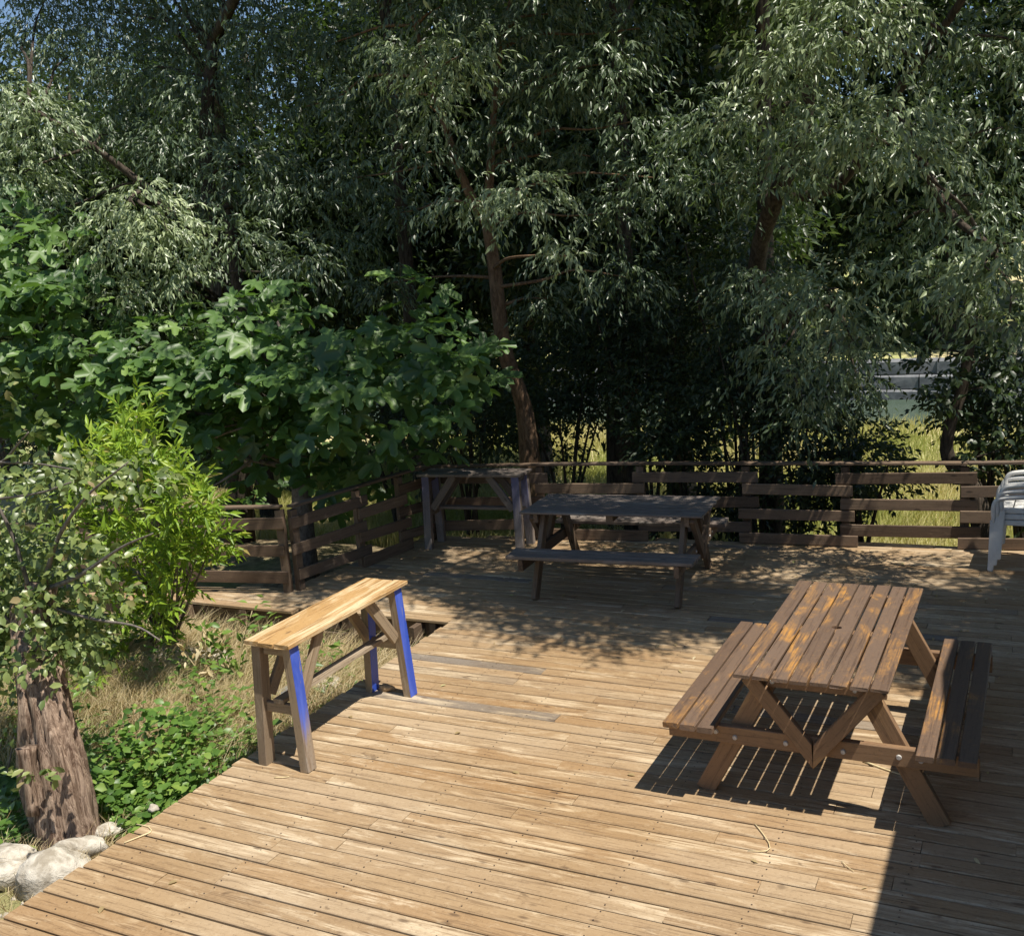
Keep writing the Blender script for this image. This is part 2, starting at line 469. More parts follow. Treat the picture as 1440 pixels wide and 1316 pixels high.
def axis(lo, hi, step, far, nfar):
    g = np.geomspace(1, far, nfar)
    return np.concatenate([lo - g[::-1], np.arange(lo, hi + step / 2, step), hi + g])
gx = axis(-16, 4, 0.2, 400, 14); gy = axis(0, 34, 0.2, 400, 14)
GX, GY = np.meshgrid(gx, gy)
GV = np.stack([GX, GY, gz(GX, GY)], -1).reshape(-1, 3)
nx, ny = len(gx), len(gy)
ii = (np.arange(ny - 1)[:, None] * nx + np.arange(nx - 1)[None]).ravel()
GF = np.stack([ii, ii + 1, ii + nx + 1, ii + nx], -1)
ground = link('ground', mesh_np('ground', GV, GF, M['ground'], smooth=True)); tag(ground, 'dry soil and sunlit meadow around and behind the wooden deck', 'ground', kind='structure')
rv = link('river', mesh_np('river', np.array([(-140, 23.5, -1.47), (120, 23.5, -1.47), (120, 32.4, -1.47), (-140, 32.4, -1.47)]), np.array([[0, 1, 2, 3]]), M['water']))
tag(rv, 'calm green river beyond the meadow', 'river', kind='structure')
# stone embankment on the far bank
em = thing('embankment_wall', 'low grey stone embankment along the far bank of the river', 'wall', (0, 30.3, -1.62))
for row in range(3):
    x = -26.0 + .4 * row
    while x < 10:
        w = random.uniform(.7, 1.3)
        b = link('stone', bevel_box('stone', w - .02, .5, .42, M['concrete'], .05, .02), em)
        b.location = (x + w / 2, .03 * row + random.uniform(-.06, .06), .2 + .40 * row); x += w

# ---------------------------------------------------------------- deck
PIT = 0.114
DECK_POLY = [(-4.30, 1.0), (3.2, 1.0), (3.2, 10.55), (-0.5, 10.20), (-5.95, 9.53), (-6.32, 7.56), (-8.4, 7.10), (-8.4, 6.80), (-4.30, 7.10)]
deck = thing('deck', 'sunlit wooden deck of long tan boards with open joints', 'deck', (0, 0, 0)); deck['kind'] = 'structure'
def intervals(y):
    xs = []
    n = len(DECK_POLY)
    for i in range(n):
        (x0, y0), (x1, y1) = DECK_POLY[i], DECK_POLY[(i + 1) % n]
        if (y0 <= y) != (y1 <= y): xs.append(x0 + (y - y0) / (y1 - y0) * (x1 - x0))
    xs.sort(); return list(zip(xs[::2], xs[1::2]))
y = 1.06; row = 0
while y < 10.5:
    for a, b in intervals(y):
        b = min(b, 1.9)
        if b - a < .15: continue
        x = a + random.uniform(-.018, .012)
        first = True
        while x < b - .02:
            L = random.choice([1.2, 1.5, 1.8, 2.4, 2.4, 3.0]) * random.uniform(.92, 1.05)
            if first: L *= random.uniform(.3, 1.0); L = max(L, .45); first = False
            e = min(x + L, b)
            if b - e < .3: e = b
            W = PIT - random.uniform(.009, .0125)
            o = link('plank', bevel_box('plank', e - x - .003, W, .028, M['deck'], .005, .002), deck)
            o.location = ((x + e) / 2, y + random.uniform(-.001, .001), -.014 + random.uniform(-.002, .001))
            o.rotation_euler = (random.uniform(-.012, .012), 0, random.uniform(-.0006, .0006))
            x = e
    y += PIT; row += 1
# nail heads, two across each board at every joist
nv = []; nf = []
for yy in np.arange(1.06, 9.4, PIT):
    for jx in np.arange(-4.1, 1.9, .6):
        for dy in (-.03, .03):
            b = len(nv); cx_, cy_ = jx + random.uniform(-.008, .008), yy + dy + random.uniform(-.006, .006)
            for s_ in range(6): nv.append((cx_ + .0042 * math.cos(s_ * 1.047), cy_ + .0042 * math.sin(s_ * 1.047), .0022))
            nf.append([b + s_ for s_ in range(6)])
no = link('nails', mesh_np('nails', np.array(nv), np.array(nf), mat_simple('nail_rust', (.05, .035, .028), (.09, .06, .045), 90, .7, .1, .001)), deck); no['kind'] = 'stuff'
# joists below the boards
for jx in np.arange(-4.1, 1.9, .6):
    beam('joist', (jx, 1.0, -.10), (jx, 10.0, -.10), .05, .13, M['fence'], deck)
for jx in np.arange(-8.2, -4.3, .6):
    beam('joist', (jx, 6.93, -.10), (jx, 7.3 if jx < -6.2 else 9.4, -.10), .05, .13, M['fence'], deck)
beam('rim_board', (-4.27, 1.0, -.10), (-4.27, 7.05, -.10), .03, .14, M['fence'], deck)
# riser boards closing the step of the raised far part
e0, e1 = Vector((-4.36, 7.135, 0)), Vector((-8.4, 6.85, 0))
for r_i, (zc, h) in enumerate(((-.105, .13), (-.275, .15), (-.45, .14))):
    t = 0.0
    while t < 1:
        t2 = min(1, t + random.uniform(.2, .38))
        p, q = e0.lerp(e1, t + .004), e0.lerp(e1, t2 - .004)
        off = Vector((0, random.uniform(-.004, .012), 0))
        beam('riser_board', p + Vector((0, 0, zc)) + off, q + Vector((0, 0, zc)) + off, .022, h, M['fence'], deck, jit=.004)
        t = t2
for t in np.linspace(.03, .97, 7):
    p = e0.lerp(e1, t) + Vector((0, -.035, 0))
    beam('riser_post', p + Vector((0, 0, -.6)), p + Vector((0, 0, -.035)), .06, .05, M['fence'], deck, up=(0, 1, 0))

# ---------------------------------------------------------------- fences
def fence(label, posts, hgt, n_out=0.0, phase0=0, skip=(), inward=(0, -1, 0), base=-.25, cap_over=.0, low=False):
    """posts: list of (x, y); each bay carries three boards, alternate bays shifted up or down"""
    root = thing('slatted_fence', label, 'fence', (posts[0][0], posts[0][1], 0))
    o = Vector((posts[0][0], posts[0][1], 0))
    inn = Vector(inward)
    for i, p in enumerate(posts):
        P = Vector((p[0], p[1], 0)) - o
        beam('post', P + Vector((0, 0, base)), P + Vector((0, 0, hgt - .02)), .075, .06, M['fence'], root, up=tuple(inn), jit=.003)
    for i in range(len(posts) - 1):
        if i in skip: continue
        a = Vector((posts[i][0], posts[i][1], 0)) - o; b = Vector((posts[i + 1][0], posts[i + 1][1], 0)) - o
        d = (b - a).normalized()
        sh = (i + phase0) % 2
        zs = (.655, .405, .155) if sh == 0 else (.545, .30, .06)
        for zc in zs:
            ex0, ex1 = random.uniform(.02, .10), random.uniform(.02, .13)
            tilt = random.uniform(-.012, .012)
            side = .044 + (.0 if sh == 0 else .026)
            p = a - d * ex0 + Vector((0, 0, zc + tilt)) + inn * side
            q = b + d * ex1 + Vector((0, 0, zc - tilt)) + inn * side
            beam('slat', p, q, .022, random.uniform(.098, .112), M['fence'], root, jit=.004)
        beam('top_rail', a - d * .02 + Vector((0, 0, hgt + .012)), b + d * .02 + Vector((0, 0, hgt + .012 + .0)), .085, .024, M['fence'], root, jit=.003)
    return root
bk = [(-5.79, 9.42), (-4.70, 9.56)]
fp = lambda px: onz(px, 757 + (px - 617) * .0176)
back_posts = [(-5.79, 9.44)] + [((v := onz(px, py)).x, v.y) for px, py in ((765, 756), (905, 758), (1052, 762), (1190, 766), (1356, 770))] + [(.55, 10.25), (1.7, 10.40)]
fence('low dark fence of staggered boards along the far edge of the deck', back_posts, .775, phase0=0, inward=(.12, -.99, 0))
left_posts = [(-6.16, 7.50), (-6.02, 8.32), (-5.93, 8.95), (-5.83, 9.36)]
fence('low dark fence of slanting board bays under the fig tree', left_posts, .79, phase0=0, inward=(.98, -.17, 0))
fence('short dark fence piece beside the leafy bright green bush', [(-6.24, 7.42), (-7.25, 7.20), (-8.3, 6.98)], .80, phase0=0, inward=(.21, -.97, 0))

# ---------------------------------------------------------------- picnic tables
def notch_board(L, W, T, side, r):
    """tabletop board with a half-round notch for the parasol pole in one long edge"""
    a, b = L / 2, W / 2
    poly = [(-a, -b), (a, -b), (a, b)] + [(r * math.cos(t), b - r * math.sin(t)) for t in np.linspace(0, math.pi, 9)] + [(-a, b)]
    if side < 0: poly = [(x, -y_) for x, y_ in poly][::-1]
    return prism_mesh('top_board', poly, -T / 2, T / 2, None)
def picnic_table(label, loc, rz, mtop, mframe, mbench, hs=1.0, jit=.002):
    root = thing('picnic_table', label, 'table', loc, rz, None)
    zt = .722 * hs
    pitch = .0935
    for i in range(8):
        x = (i - 3.5) * pitch
        L = 1.60 + random.uniform(-.012, .012)
        if i in (3, 4):
            me = notch_board(L, .0818, .018, -1 if i == 3 else 1, .022); me.materials.append(mtop)
        else:
            me = bevel_box('top_board', L, .0818, .018, mtop, .004, jit)
        o = link('top_board', me, root)
        # boards run along the table's y: local x -> y
        o.location = (x, random.uniform(-.006, .006), zt + .007 + random.uniform(-.001, .001)); o.rotation_euler = (0, 0, math.pi / 2 + random.uniform(-.002, .002))
    for s in (-1, 1):
        yb = s * .665
        beam('top_beam', (-.345, yb, zt - .043), (.345, yb, zt - .043), .04, .078, mframe, root, cut=(0, 0), jit=.002)
        bb = beam('bench_beam', (-.755, yb, .352), (.755, yb, .352), .042, .095, mframe, root, jit=.002)
        for sx in (-1, 1):
            lg = beam('leg', (sx * .585, s * .622, 0.0), (sx * .215, s * .622, zt - .02), .10, .042, mframe, root, up=(0, 1, 0), jit=.0)
            beam('brace', (sx * .315, s * (.707 + .004 * (sx > 0)), zt - .021), (sx * .003, s * (.707 + .004 * (sx > 0)), .315), .078, .04, mframe, root, up=(0, 1, 0), cut=(0, -sx * .052))
            for bx in (.50, .40, .14):
                disc_bolt('bolt', (sx * bx, s * .686, .352 + random.uniform(-.012, .012)), (0, s, 0), .014, .008, root, M['steel'])
            disc_bolt('bolt', (sx * .2, s * .686, zt - .05), (0, s, 0), .013, .008, root, M['steel'])
    beam('centre_beam', (-.33, 0, zt - .032), (.33, 0, zt - .032), .06, .058, mframe, root)
    for sx in (-1, 1):
        for i in range(3):
            o = link('bench_board', bevel_box('bench_board', 1.60 + random.uniform(-.01, .01), .081, .030, mbench, .004, jit), root)
            o.location = (sx * (.525 + i * .0925), random.uniform(-.006, .006), .4155); o.rotation_euler = (0, 0, math.pi / 2)
    # flatten legs onto the floor
    return root
picnic_table('picnic table with rusty brown boards worn to orange patches, half in sun', (-.985, 5.67, 0), 0.0, M['redwood'], M['picnicleg'], M['redwood'])
picnic_table('grey weathered picnic table in tree shade by the back fence', (-3.27, 8.37, 0), math.radians(94), M['greywood'], M['fence'], M['greywood'], .97)

# ---------------------------------------------------------------- bar tables
def bar_table(label, loc, rz, mtop, mleg, paints, length=1.26, hgt=.79):
    root = thing('bar_table', label, 'table', loc, rz)
    w = .112
    for i in range(3):
        o = link('top_board', bevel_box('top_board', length + random.uniform(-.015, .015), w - .004, .026, mtop, .003, .003), root)
        o.location = ((i - 1) * w, random.uniform(-.008, .008), hgt - .013); o.rotation_euler = (0, 0, math.pi / 2)
    k = 0
    for s in (-1, 1):
        yb = s * (length / 2 - .075)
        for sx in (-1, 1):
            beam('leg', (sx * .155, yb + s * .012, 0), (sx * .112, yb, hgt - .027), .062, .082, mleg, root, up=(0, 1, 0), jit=.002,
                 paint_face=(1, 0, 0), paint_mat=paints[k], base_origin=True); k += 1
        beam('cross_bar', (-.10, yb, .365), (.10, yb, .365), .034, .062, mleg, root, jit=.002)
        beam('top_cleat', (-.075, yb, hgt - .062), (.075, yb, hgt - .062), .034, .068, mleg, root, jit=.002)
        for sx in (-1, 1):
            beam('diagonal_brace', (sx * .118, yb - s * .05, .42), (sx * .10, yb - s * .30, hgt - .03), .03, .075, mleg, root, jit=.002)
    beam('stretcher', (.0, -(length / 2 - .05), .412), (.0, length / 2 - .05, .412), .075, .03, mleg, root, jit=.002)
    return root
b_full = mat_wood('bar_leg_full_blue', [(.25, .2, .16), (.3, .24, .18)], (.4, .38, .4), (.5, .7), (.1, .07, .05), .5, .6, paint=((.03, .08, .46), (-.25, -.05)), knots=False)
bar_table('narrow golden topped bar table with blue painted legs at the deck edge', (-3.965, 5.09, 0), 0.0, M['bartop'], M['barleg'],
          [M['barleg'], M['barblue'], b_full, b_full])
bar_table('narrow grey bar table with faded blue legs in the shady fence corner', (-5.18, 9.23, 0), math.radians(-84.5), M['greywood'], M['greywood'],
          [M['oldblue'], M['oldblue'], M['oldblue'], M['oldblue']], 1.14)

# ---------------------------------------------------------------- stacked plastic chairs (facing -x)
def plastic_chair(label, loc, rz):
    root = thing('plastic_chair', label, 'chair', loc, rz, 'white plastic chairs in a stack')
    m = M['plastic']
    def leg(p0, p1, w0, w1):
        V = []
        for p, w in ((p0, w0), (p1, w1)):
            for dx, dy in ((-1, -1), (1, -1), (1, 1), (-1, 1)): V.append((p[0] + dx * w, p[1] + dy * w * .85, p[2]))
        F = [(3, 2, 1, 0), (4, 5, 6, 7)] + [(i, (i + 1) % 4, 4 + (i + 1) % 4, 4 + i) for i in range(4)]
        me = bpy.data.meshes.new('leg'); me.from_pydata(V, [], F); me.update(); me.materials.append(m)
        bm = bmesh.new(); bm.from_mesh(me); bmesh.ops.bevel(bm, geom=bm.edges[:], offset=.006, segments=2, affect='EDGES'); bm.to_mesh(me); bm.free()
        return link('leg', me, root)
    for sy in (-1, 1):
        leg((-.27, sy * .255, 0), (-.245, sy * .235, .44), .022, .031)
        leg((.27, sy * .25, 0), (.215, sy * .215, .42), .022, .03)
        tube('armrest', [(-.245, sy * .240, .41), (-.25, sy * .262, .54), (-.225, sy * .270, .615), (-.15, sy * .272, .640), (.05, sy * .268, .655), (.20, sy * .245, .665), (.255, sy * .21, .66)],
             .021, .021, m, root, 22, 10, 0.0)
    for i in range(5):
        me = bevel_box('seat_slat', .075, .43, .018, m, .006); o = link('seat_slat', me, root)
        o.location = (-.205 + i * .086, 0, .425 - .010 * math.sin(i / 4 * math.pi)); 
    for sy in (-1, 1):
        o = link('seat_rail', bevel_box('seat_rail', .50, .035, .045, m, .008), root); o.location = (-.02, sy * .222, .418)
        o2 = link('back_post', bevel_box('back_post', .46, .035, .028, m, .008), root)
        mm, _ = frame_from((.215, sy * .20, .43), (.31, sy * .19, .86), (1, 0, 0)); o2.matrix_local = mm
    tube('top_rail', [(.305, -.20, .84), (.325, -.12, .885), (.335, 0, .90), (.325, .12, .885), (.305, .20, .84)], .022, .022, m, root, 14, 8, 0.0)
    for i in range(5):
        yy = -.13 + i * .065
        o = link('back_slat', bevel_box('back_slat', .40, .040, .014, m, .005), root)
        mm, _ = frame_from((.238, yy, .47), (.328, yy, .875), (1, 0, 0)); o.matrix_local = mm
    return root
cx, cy = onz(1394, 803).x + .27, onz(1394, 803).y + .255
for i, w_ in enumerate(('bottom', 'middle', 'top')):
    plastic_chair('white plastic armchair by the back fence, %s one of the stack' % w_, (cx + .028 * i, cy, .052 * i), math.radians(-2))

# ---------------------------------------------------------------- house beside the deck (casts the hard shadow on the right)
hs = thing('house', 'cream plastered house with tiled overhanging roof beside the deck', 'house', (1.55, 0, 0))
def hbox(name, x0, x1, y0, y1, z0, z1, m, parent=hs, bev=.01):
    me = bevel_box(name, x1 - x0, y1 - y0, z1 - z0, m, bev)
    o = link(name, me, parent); o.location = ((x0 + x1) / 2, (y0 + y1) / 2, (z0 + z1) / 2); return o
WX = 1.92 - 1.55
hbox('wall', WX, WX + 5, -4, 9.2, -.5, 3.2, M['plaster'])
for wy in (2.2, 4.6):
    w = hbox('window', WX - .03, WX + .02, wy - .55, wy + .55, 1.0, 2.2, M['fence'])
    pm = bevel_box('pane', .02, .96, 1.06, M['steel'], .003); pn = link('pane', pm, w); pn.location = (-.022, 0, 0)
d = hbox('door', WX - .035, WX + .02, 6.4, 7.3, 0, 2.1, M['fence'])
hd = link('handle', bevel_box('handle', .05, .12, .02, M['steel'], .004), d); hd.location = (-.04, .3, 0)
ez = 3.22
ev = [(.94, -4.4), (.92, 4.9), (.855, 5.6), (.89, 6.5), (1.10, 7.6), (1.33, 9.0), (1.40, 9.6)]
V = []; 
for x_, y_ in ev:
    for dx, dz in ((0, 0), (0, .09), (4.4, 1.5), (4.4, 1.35)): V.append((x_ - 1.55 + (dx if dx == 0 else 4.0 - (x_ - 1.55) * .3), y_, ez + dz))
F = []
for i in range(len(ev) - 1):
    for s in range(4): F.append((i * 4 + s, i * 4 + (s + 1) % 4, (i + 1) * 4 + (s + 1) % 4, (i + 1) * 4 + s))
F += [(0, 1, 2, 3), tuple((len(ev) - 1) * 4 + s for s in (3, 2, 1, 0))]
me = bpy.data.meshes.new('roof'); me.from_pydata(V, [], F); me.update(); me.materials.append(M['rooftile']); link('roof', me, hs)

# ---------------------------------------------------------------- rocks
def rock(label, loc, size, seed, rz=0.0, name='rock', group=None, m=None):
    bm = bmesh.new(); bmesh.ops.create_icosphere(bm, subdivisions=3, radius=1)
    r_ = random.Random(seed); ph = [Vector((r_.uniform(-3, 3), r_.uniform(-3, 3), r_.uniform(-3, 3))) for _ in range(7)]
    for v in bm.verts:
        n = v.co.normalized()
        k = 1 + .13 * math.sin(n.dot(ph[0]) * 1.2 + 1) + .10 * math.sin(n.dot(ph[1]) * 1.6) + .06 * math.sin(n.dot(ph[2]) * 3)
        for q in ph[3:]:
            dd = n.dot(q.normalized())
            if dd > .72: k *= 1 - .45 * (dd - .72)
        v.co = Vector((n.x * size[0], n.y * size[1], n.z * size[2])) * k
    me = bpy.data.meshes.new(name); bm.to_mesh(me); bm.free(); me.materials.append(m or M['rock'])
    me.polygons.foreach_set('use_smooth', [True] * len(me.polygons))
    o = link(name, me); o.location = loc; o.rotation_euler = (0, 0, rz)
    return tag(o, label, 'rock', group)
def prock(label, px, py, z, size, seed, rz=0, sink=.35, **k):
    p = onz(px, py, z); return rock(label, (p.x, p.y, z + size[2] * (1 - 2 * sink) * .5), size, seed, rz, **k)
prock('large pale rounded boulder wedged against the deck corner', 78, 1232, -.14, (.20, .15, .13), 3, .9)
prock('long smooth pale rock leaning at the foot of the old trunk', 108, 1200, -.12, (.15, .08, .085), 5, .9)
prock('pale pitted boulder left of the rounded boulder at the deck corner', 12, 1235, -.16, (.17, .15, .13), 8, .3)
prock('broken cream rock beside the ivy at the deck edge', 150, 1172, -.14, (.09, .06, .055), 11, .6)
prock('broad flat pale boulder lying in dry grass behind the bush', 250, 945, -.28, (.55, .30, .16), 14, .25)
prock('round white boulder between the bar table legs below the deck', 452, 972, -.27, (.17, .14, .15), 17, .2)
prock('grey boulder low in the pit beside the white boulder', 408, 992, -.28, (.16, .13, .12), 21, .4, m=M['concrete'])
prock('cream boulder half hidden behind the bar table', 330, 985, -.29, (.18, .14, .12), 23, .1)
prock('small tan stone lying on the deck under the bar table', 543, 970, 0.0, (.055, .04, .034), 27, .2, sink=.02, m=mat_simple('tan_stone', (.36, .24, .13), (.48, .34, .2), 30, .9, .4, .004, .2))
prock('tiny white stone among ivy leaves at the deck edge', 216, 1138, -.05, (.035, .03, .025), 31)
prock('tiny white stone below the dry grass at the deck edge', 287, 1085, -.05, (.04, .03, .03), 33)
# ---------------------------------------------------------------- foliage
def unit(a): return a / np.maximum(np.linalg.norm(a, axis=-1, keepdims=True), 1e-9)
def template(kind):
    if kind == 'lance':      # narrow leaf, folded along the midrib, tip bent down
        V = [(0, 0, 0), (.42, .5, .10), (.45, 0, 0), (.42, -.5, .10), (1, 0, -.12)]
        F = [(0, 3, 2), (0, 2, 1), (2, 3, 4), (2, 4, 1)]
    elif kind == 'card':
        V = [(0, 0, 0), (.45, .5, .08), (1, 0, -.05), (.45, -.5, .08)]
        F = [(0, 3, 2), (0, 2, 1)]
    elif kind == 'oval':
        V = [(0, 0, 0), (.22, .36, .06), (.22, 0, 0), (.22, -.36, .06), (.62, .48, .05), (.62, 0, -.02), (.62, -.48, .05), (1, 0, -.16)]
        F = [(0, 3, 2), (0, 2, 1), (2, 3, 6), (2, 6, 5), (1, 2, 5), (1, 5, 4), (5, 6, 7), (5, 7, 4)]
    elif kind == 'fig':      # five-lobed palmate leaf with a folded, drooping blade
        out = []
        lobes = [(-125, .42), (-62, .78), (0, 1.0), (62, .78), (125, .42)]
        pts = [(-175, .10)]
        for i, (a, r) in enumerate(lobes):
            pts += [(a - 20, r * .70), (a - 14, r * .92), (a, r), (a + 14, r * .92), (a + 20, r * .70)]
            if i < 4: pts.append(((a + lobes[i + 1][0]) / 2, .42))
        pts.append((175, .10))
        c = (.28, 0, .0)
        V = [c]
        for a, r in pts:
            x = .28 + r * .72 * math.cos(math.radians(a)); y_ = r * .72 * math.sin(math.radians(a))
            V.append((x, y_, .10 * abs(math.sin(math.radians(a) * 2.9)) * r - .30 * (r ** 2) * .6 + .04))
        n = len(pts)
        F = [(0, i, i + 1) for i in range(1, n)] + [(0, n, 1)]
        V += [(-.45, .012, -.08), (-.45, -.012, -.08), (.05, .012, .0), (.05, -.012, .0)]   # petiole
        F += [(n + 1, n + 2, n + 4), (n + 1, n + 4, n + 3)]
    return np.array(V, float), np.array(F, int)
TPL = {k: template(k) for k in ('lance', 'card', 'oval', 'fig')}
def inst(kind, P, X, Z, L, W):
    """place a leaf template at P, pointing along X, facing Z"""
    tv, tf = TPL[kind]
    X = unit(X); Z = unit(Z - (Z * X).sum(-1, keepdims=True) * X); Y = np.cross(Z, X)
    L = np.broadcast_to(np.asarray(L, float), (len(P),))[:, None, None]; W = np.broadcast_to(np.asarray(W, float), (len(P),))[:, None, None]
    V = P[:, None] + X[:, None] * tv[None, :, 0:1] * L + Y[:, None] * tv[None, :, 1:2] * W + Z[:, None] * tv[None, :, 2:3] * L
    F = tf[None] + (np.arange(len(P)) * len(tv))[:, None, None]
    return V.reshape(-1, 3), F.reshape(-1, 3)
def leaf_mesh(name, kind, P, X, Z, L, W, mat, origin=(0, 0, 0), tint=None):
    V, F = inst(kind, P - np.array(origin), X, Z, L, W)
    r = rng.random(len(P)) if tint is None else tint
    return mesh_np(name, V, F, mat, np.repeat(r, len(TPL[kind][0])))
def twigs(O, D, Ln, nl, droop, hang, spread=.7, start=.08):
    """leaf frames along drooping twigs; O, D (n,3), Ln (n,)"""
    n = len(O)
    t = np.linspace(start, 1, nl)[None, :, None] + rng.uniform(-.04, .04, (n, nl, 1))
    P = O[:, None] + D[:, None] * Ln[:, None, None] * t
    P[..., 2] -= (droop * Ln)[:, None] * t[..., 0] ** 2
    T = D[:, None] + np.zeros_like(P); T = T.copy(); T[..., 2] -= 2 * droop * t[..., 0]
    rad = rng.normal(size=P.shape)
    X = unit(T) * .75 + unit(rad) * spread; X[..., 2] -= hang
    Z = rng.normal(size=P.shape) * .5 + np.array([0.25, -.5, .72])
    return P.reshape(-1, 3), unit(X.reshape(-1, 3)), unit(Z.reshape(-1, 3))
def ball(n):
    d = unit(rng.normal(size=(n, 3))); return d, d * rng.random((n, 1)) ** (1 / 2.2)
TINT = []
def clump_leaves(cl, per=70, nl=11, ln=(.22, .5), droop=.55, hang=.55, squash=.75, up=.25):
    """cl: list of (Vector, radius). twigs start inside the clump and arch outwards and down"""
    Ps, Xs, Zs = [], [], []
    TINT.clear()
    for c, r in cl:
        n = max(6, int(per * (r / .45) ** 2))
        d, b = ball(n)
        O = np.array(c)[None] + b * r * .75 * np.array([1, 1, squash])
        D = unit(d * np.array([1, 1, .45]) + rng.normal(size=d.shape) * .3 + np.array([0, 0, up]))
        P, X, Z = twigs(O, D, rng.uniform(*ln, n) * (.6 + .8 * r), nl, droop, hang)
        Ps.append(P); Xs.append(X); Zs.append(Z)
        # sunlight put into leaf colour: clumps nearest the open deck paler, inner ones darker
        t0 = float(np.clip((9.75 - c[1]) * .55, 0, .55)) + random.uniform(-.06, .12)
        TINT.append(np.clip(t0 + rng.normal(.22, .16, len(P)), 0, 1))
    return np.concatenate(Ps), np.concatenate(Xs), np.concatenate(Zs)
def limb_to(name, a, b, r0, r1, mat, parent, origin, seed, sag=.15, n=12):
    a, b = Vector(a), Vector(b); L = (b - a).length; r_ = random.Random(seed)
    m1 = a.lerp(b, .33) + Vector((r_.uniform(-1, 1), r_.uniform(-1, 1), r_.uniform(.2, 1))) * L * sag * .6
    m2 = a.lerp(b, .68) + Vector((r_.uniform(-1, 1), r_.uniform(-1, 1), r_.uniform(.0, 1))) * L * sag * .6
    return tube(name, [a, m1, m2, b], r0, r1, mat, parent, n, 6, .08, seed, origin=origin)
def pxc(lst): return [(at(px, py, Y), r) for px, py, Y, r in lst]
def near(path, p): return min(path, key=lambda q: (q - p).length + max(0, q.z - p.z) * .8)

def big_tree(name, label, trunk_pts, r0, r1, clumps, bark, leafmat, lw=(.084, .024), limbs=10, per=84, fork=(), nl=11, seed=1, group=None, droop=.55, hang=.55, kind='lance', ln=(.22, .5)):
    base = Vector(trunk_pts[0])
    root = thing(name, label, 'tree', base, 0, group)
    tube('trunk', trunk_pts, r0, r1, bark, root, 22, 12, .07, seed, .05, .12, 6, r0 * .35, origin=base)
    skel = spline(trunk_pts, 30)[8:]
    for i, f in enumerate(fork):
        tube('limb', f, r1 * .95, r1 * .3, bark, root, 16, 8, .08, seed + i, origin=base); skel += spline(f, 20)
    tw = []
    order = sorted(clumps, key=lambda c: -c[1])
    for i, (c, r) in enumerate(clumps):
        q = near(skel, c)
        if i < limbs: limb_to('branch', q, c, max(.012, r1 * .35), .006, bark, root, base, seed * 31 + i)
        tw.append((c, r))
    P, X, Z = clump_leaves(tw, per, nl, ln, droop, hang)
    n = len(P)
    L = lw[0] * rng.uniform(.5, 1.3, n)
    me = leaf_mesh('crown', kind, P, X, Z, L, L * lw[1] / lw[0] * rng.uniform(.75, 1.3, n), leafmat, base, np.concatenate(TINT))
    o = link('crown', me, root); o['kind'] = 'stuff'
    return root

# -- centre willow by the fence
CW = [(575, 85, 9.3, .42), (645, 80, 9.2, .42), (605, 150, 9.5, .34), (600, 215, 9.8, .34), (662, 285, 9.1, .36), (742, 275, 9.0, .40), (800, 360, 9.1, .28), (705, 185, 10.3, .42),
      (780, 120, 10.4, .5), (850, 90, 10.4, .5), (895, 170, 10.5, .42), (920, 250, 10.4, .4), (520, 150, 10.5, .5), (500, 250, 10.6, .5), (560, 300, 10.7, .4), (860, 300, 10.6, .42),
      (700, 50, 10.3, .5), (620, 10, 10.4, .5), (770, 20, 10.5, .5), (830, 220, 11, .4), (470, 60, 10.6, .5), (430, 150, 10.8, .5), (880, 390, 10.6, .36), (770, 420, 10.8, .33), (900, 40, 10.8, .4),
      (540, 400, 10.9, .4), (480, 340, 10.6, .4), (550, -30, 10.4, .5), (680, -60, 10.4, .6), (820, -50, 10.6, .6)]
ct = [onz(752, 700, -.75).lerp(at(752, 700, 10.7), 0) * 1]
b0 = at(748, 720, 10.7); b0.z = float(gz(b0.x, b0.y)) - .05
big_tree('willow_tree', 'slim willow with drooping grey green leaves and bare brown trunk behind the grey bar table',
         [b0, at(745, 650, 10.7), at(736, 570, 10.7), at(712, 500, 10.65), at(702, 440, 10.6), at(695, 375, 10.6), at(684, 315, 10.55)], .12, .062, pxc(CW), M['bark_brown'], M['willow'],
         fork=[[at(684, 315, 10.55), at(650, 250, 10.5), at(622, 165, 10.5), at(602, 105, 10.5), at(570, -20, 10.5)], [at(686, 320, 10.55), at(690, 230, 10.7), at(700, 100, 10.8), at(730, -60, 10.8)]],
         limbs=26, seed=3)
# -- left willow behind the fig
LW = [(60, 175, 9, .48), (30, 245, 9, .42), (12, 135, 9, .4), (190, 290, 8.6, .48), (150, 350, 8.5, .38), (235, 325, 8.7, .46), (168, 415, 8.5, .27), (255, 390, 8.9, .38), (335, 340, 9.2, .4), (425, 365, 9.4, .36),
      (110, 70, 10.2, .65), (200, 100, 10.5, .7), (300, 130, 10.5, .7), (380, 50, 10.6, .6), (345, 230, 10, .5), (420, 270, 10.2, .5), (150, 190, 10.2, .6), (250, 200, 10.2, .6), (260, 20, 10.6, .6), (150, 10, 10.6, .6),
      (330, -30, 10.8, .7), (200, -50, 10.8, .7), (300, 280, 10, .45), (70, 300, 9.8, .4), (45, 40, 10.4, .6), (75, -20, 10.6, .6)]
r_ = random.Random(15)
lov = [(Vector((r_.uniform(-7.6, -3.6), r_.uniform(7.6, 8.9), r_.uniform(6.1, 7.0))), r_.uniform(.3, .45)) for _ in range(13)]
b1 = at(330, 700, 10.2); b1.z = float(gz(b1.x, b1.y)) - .05
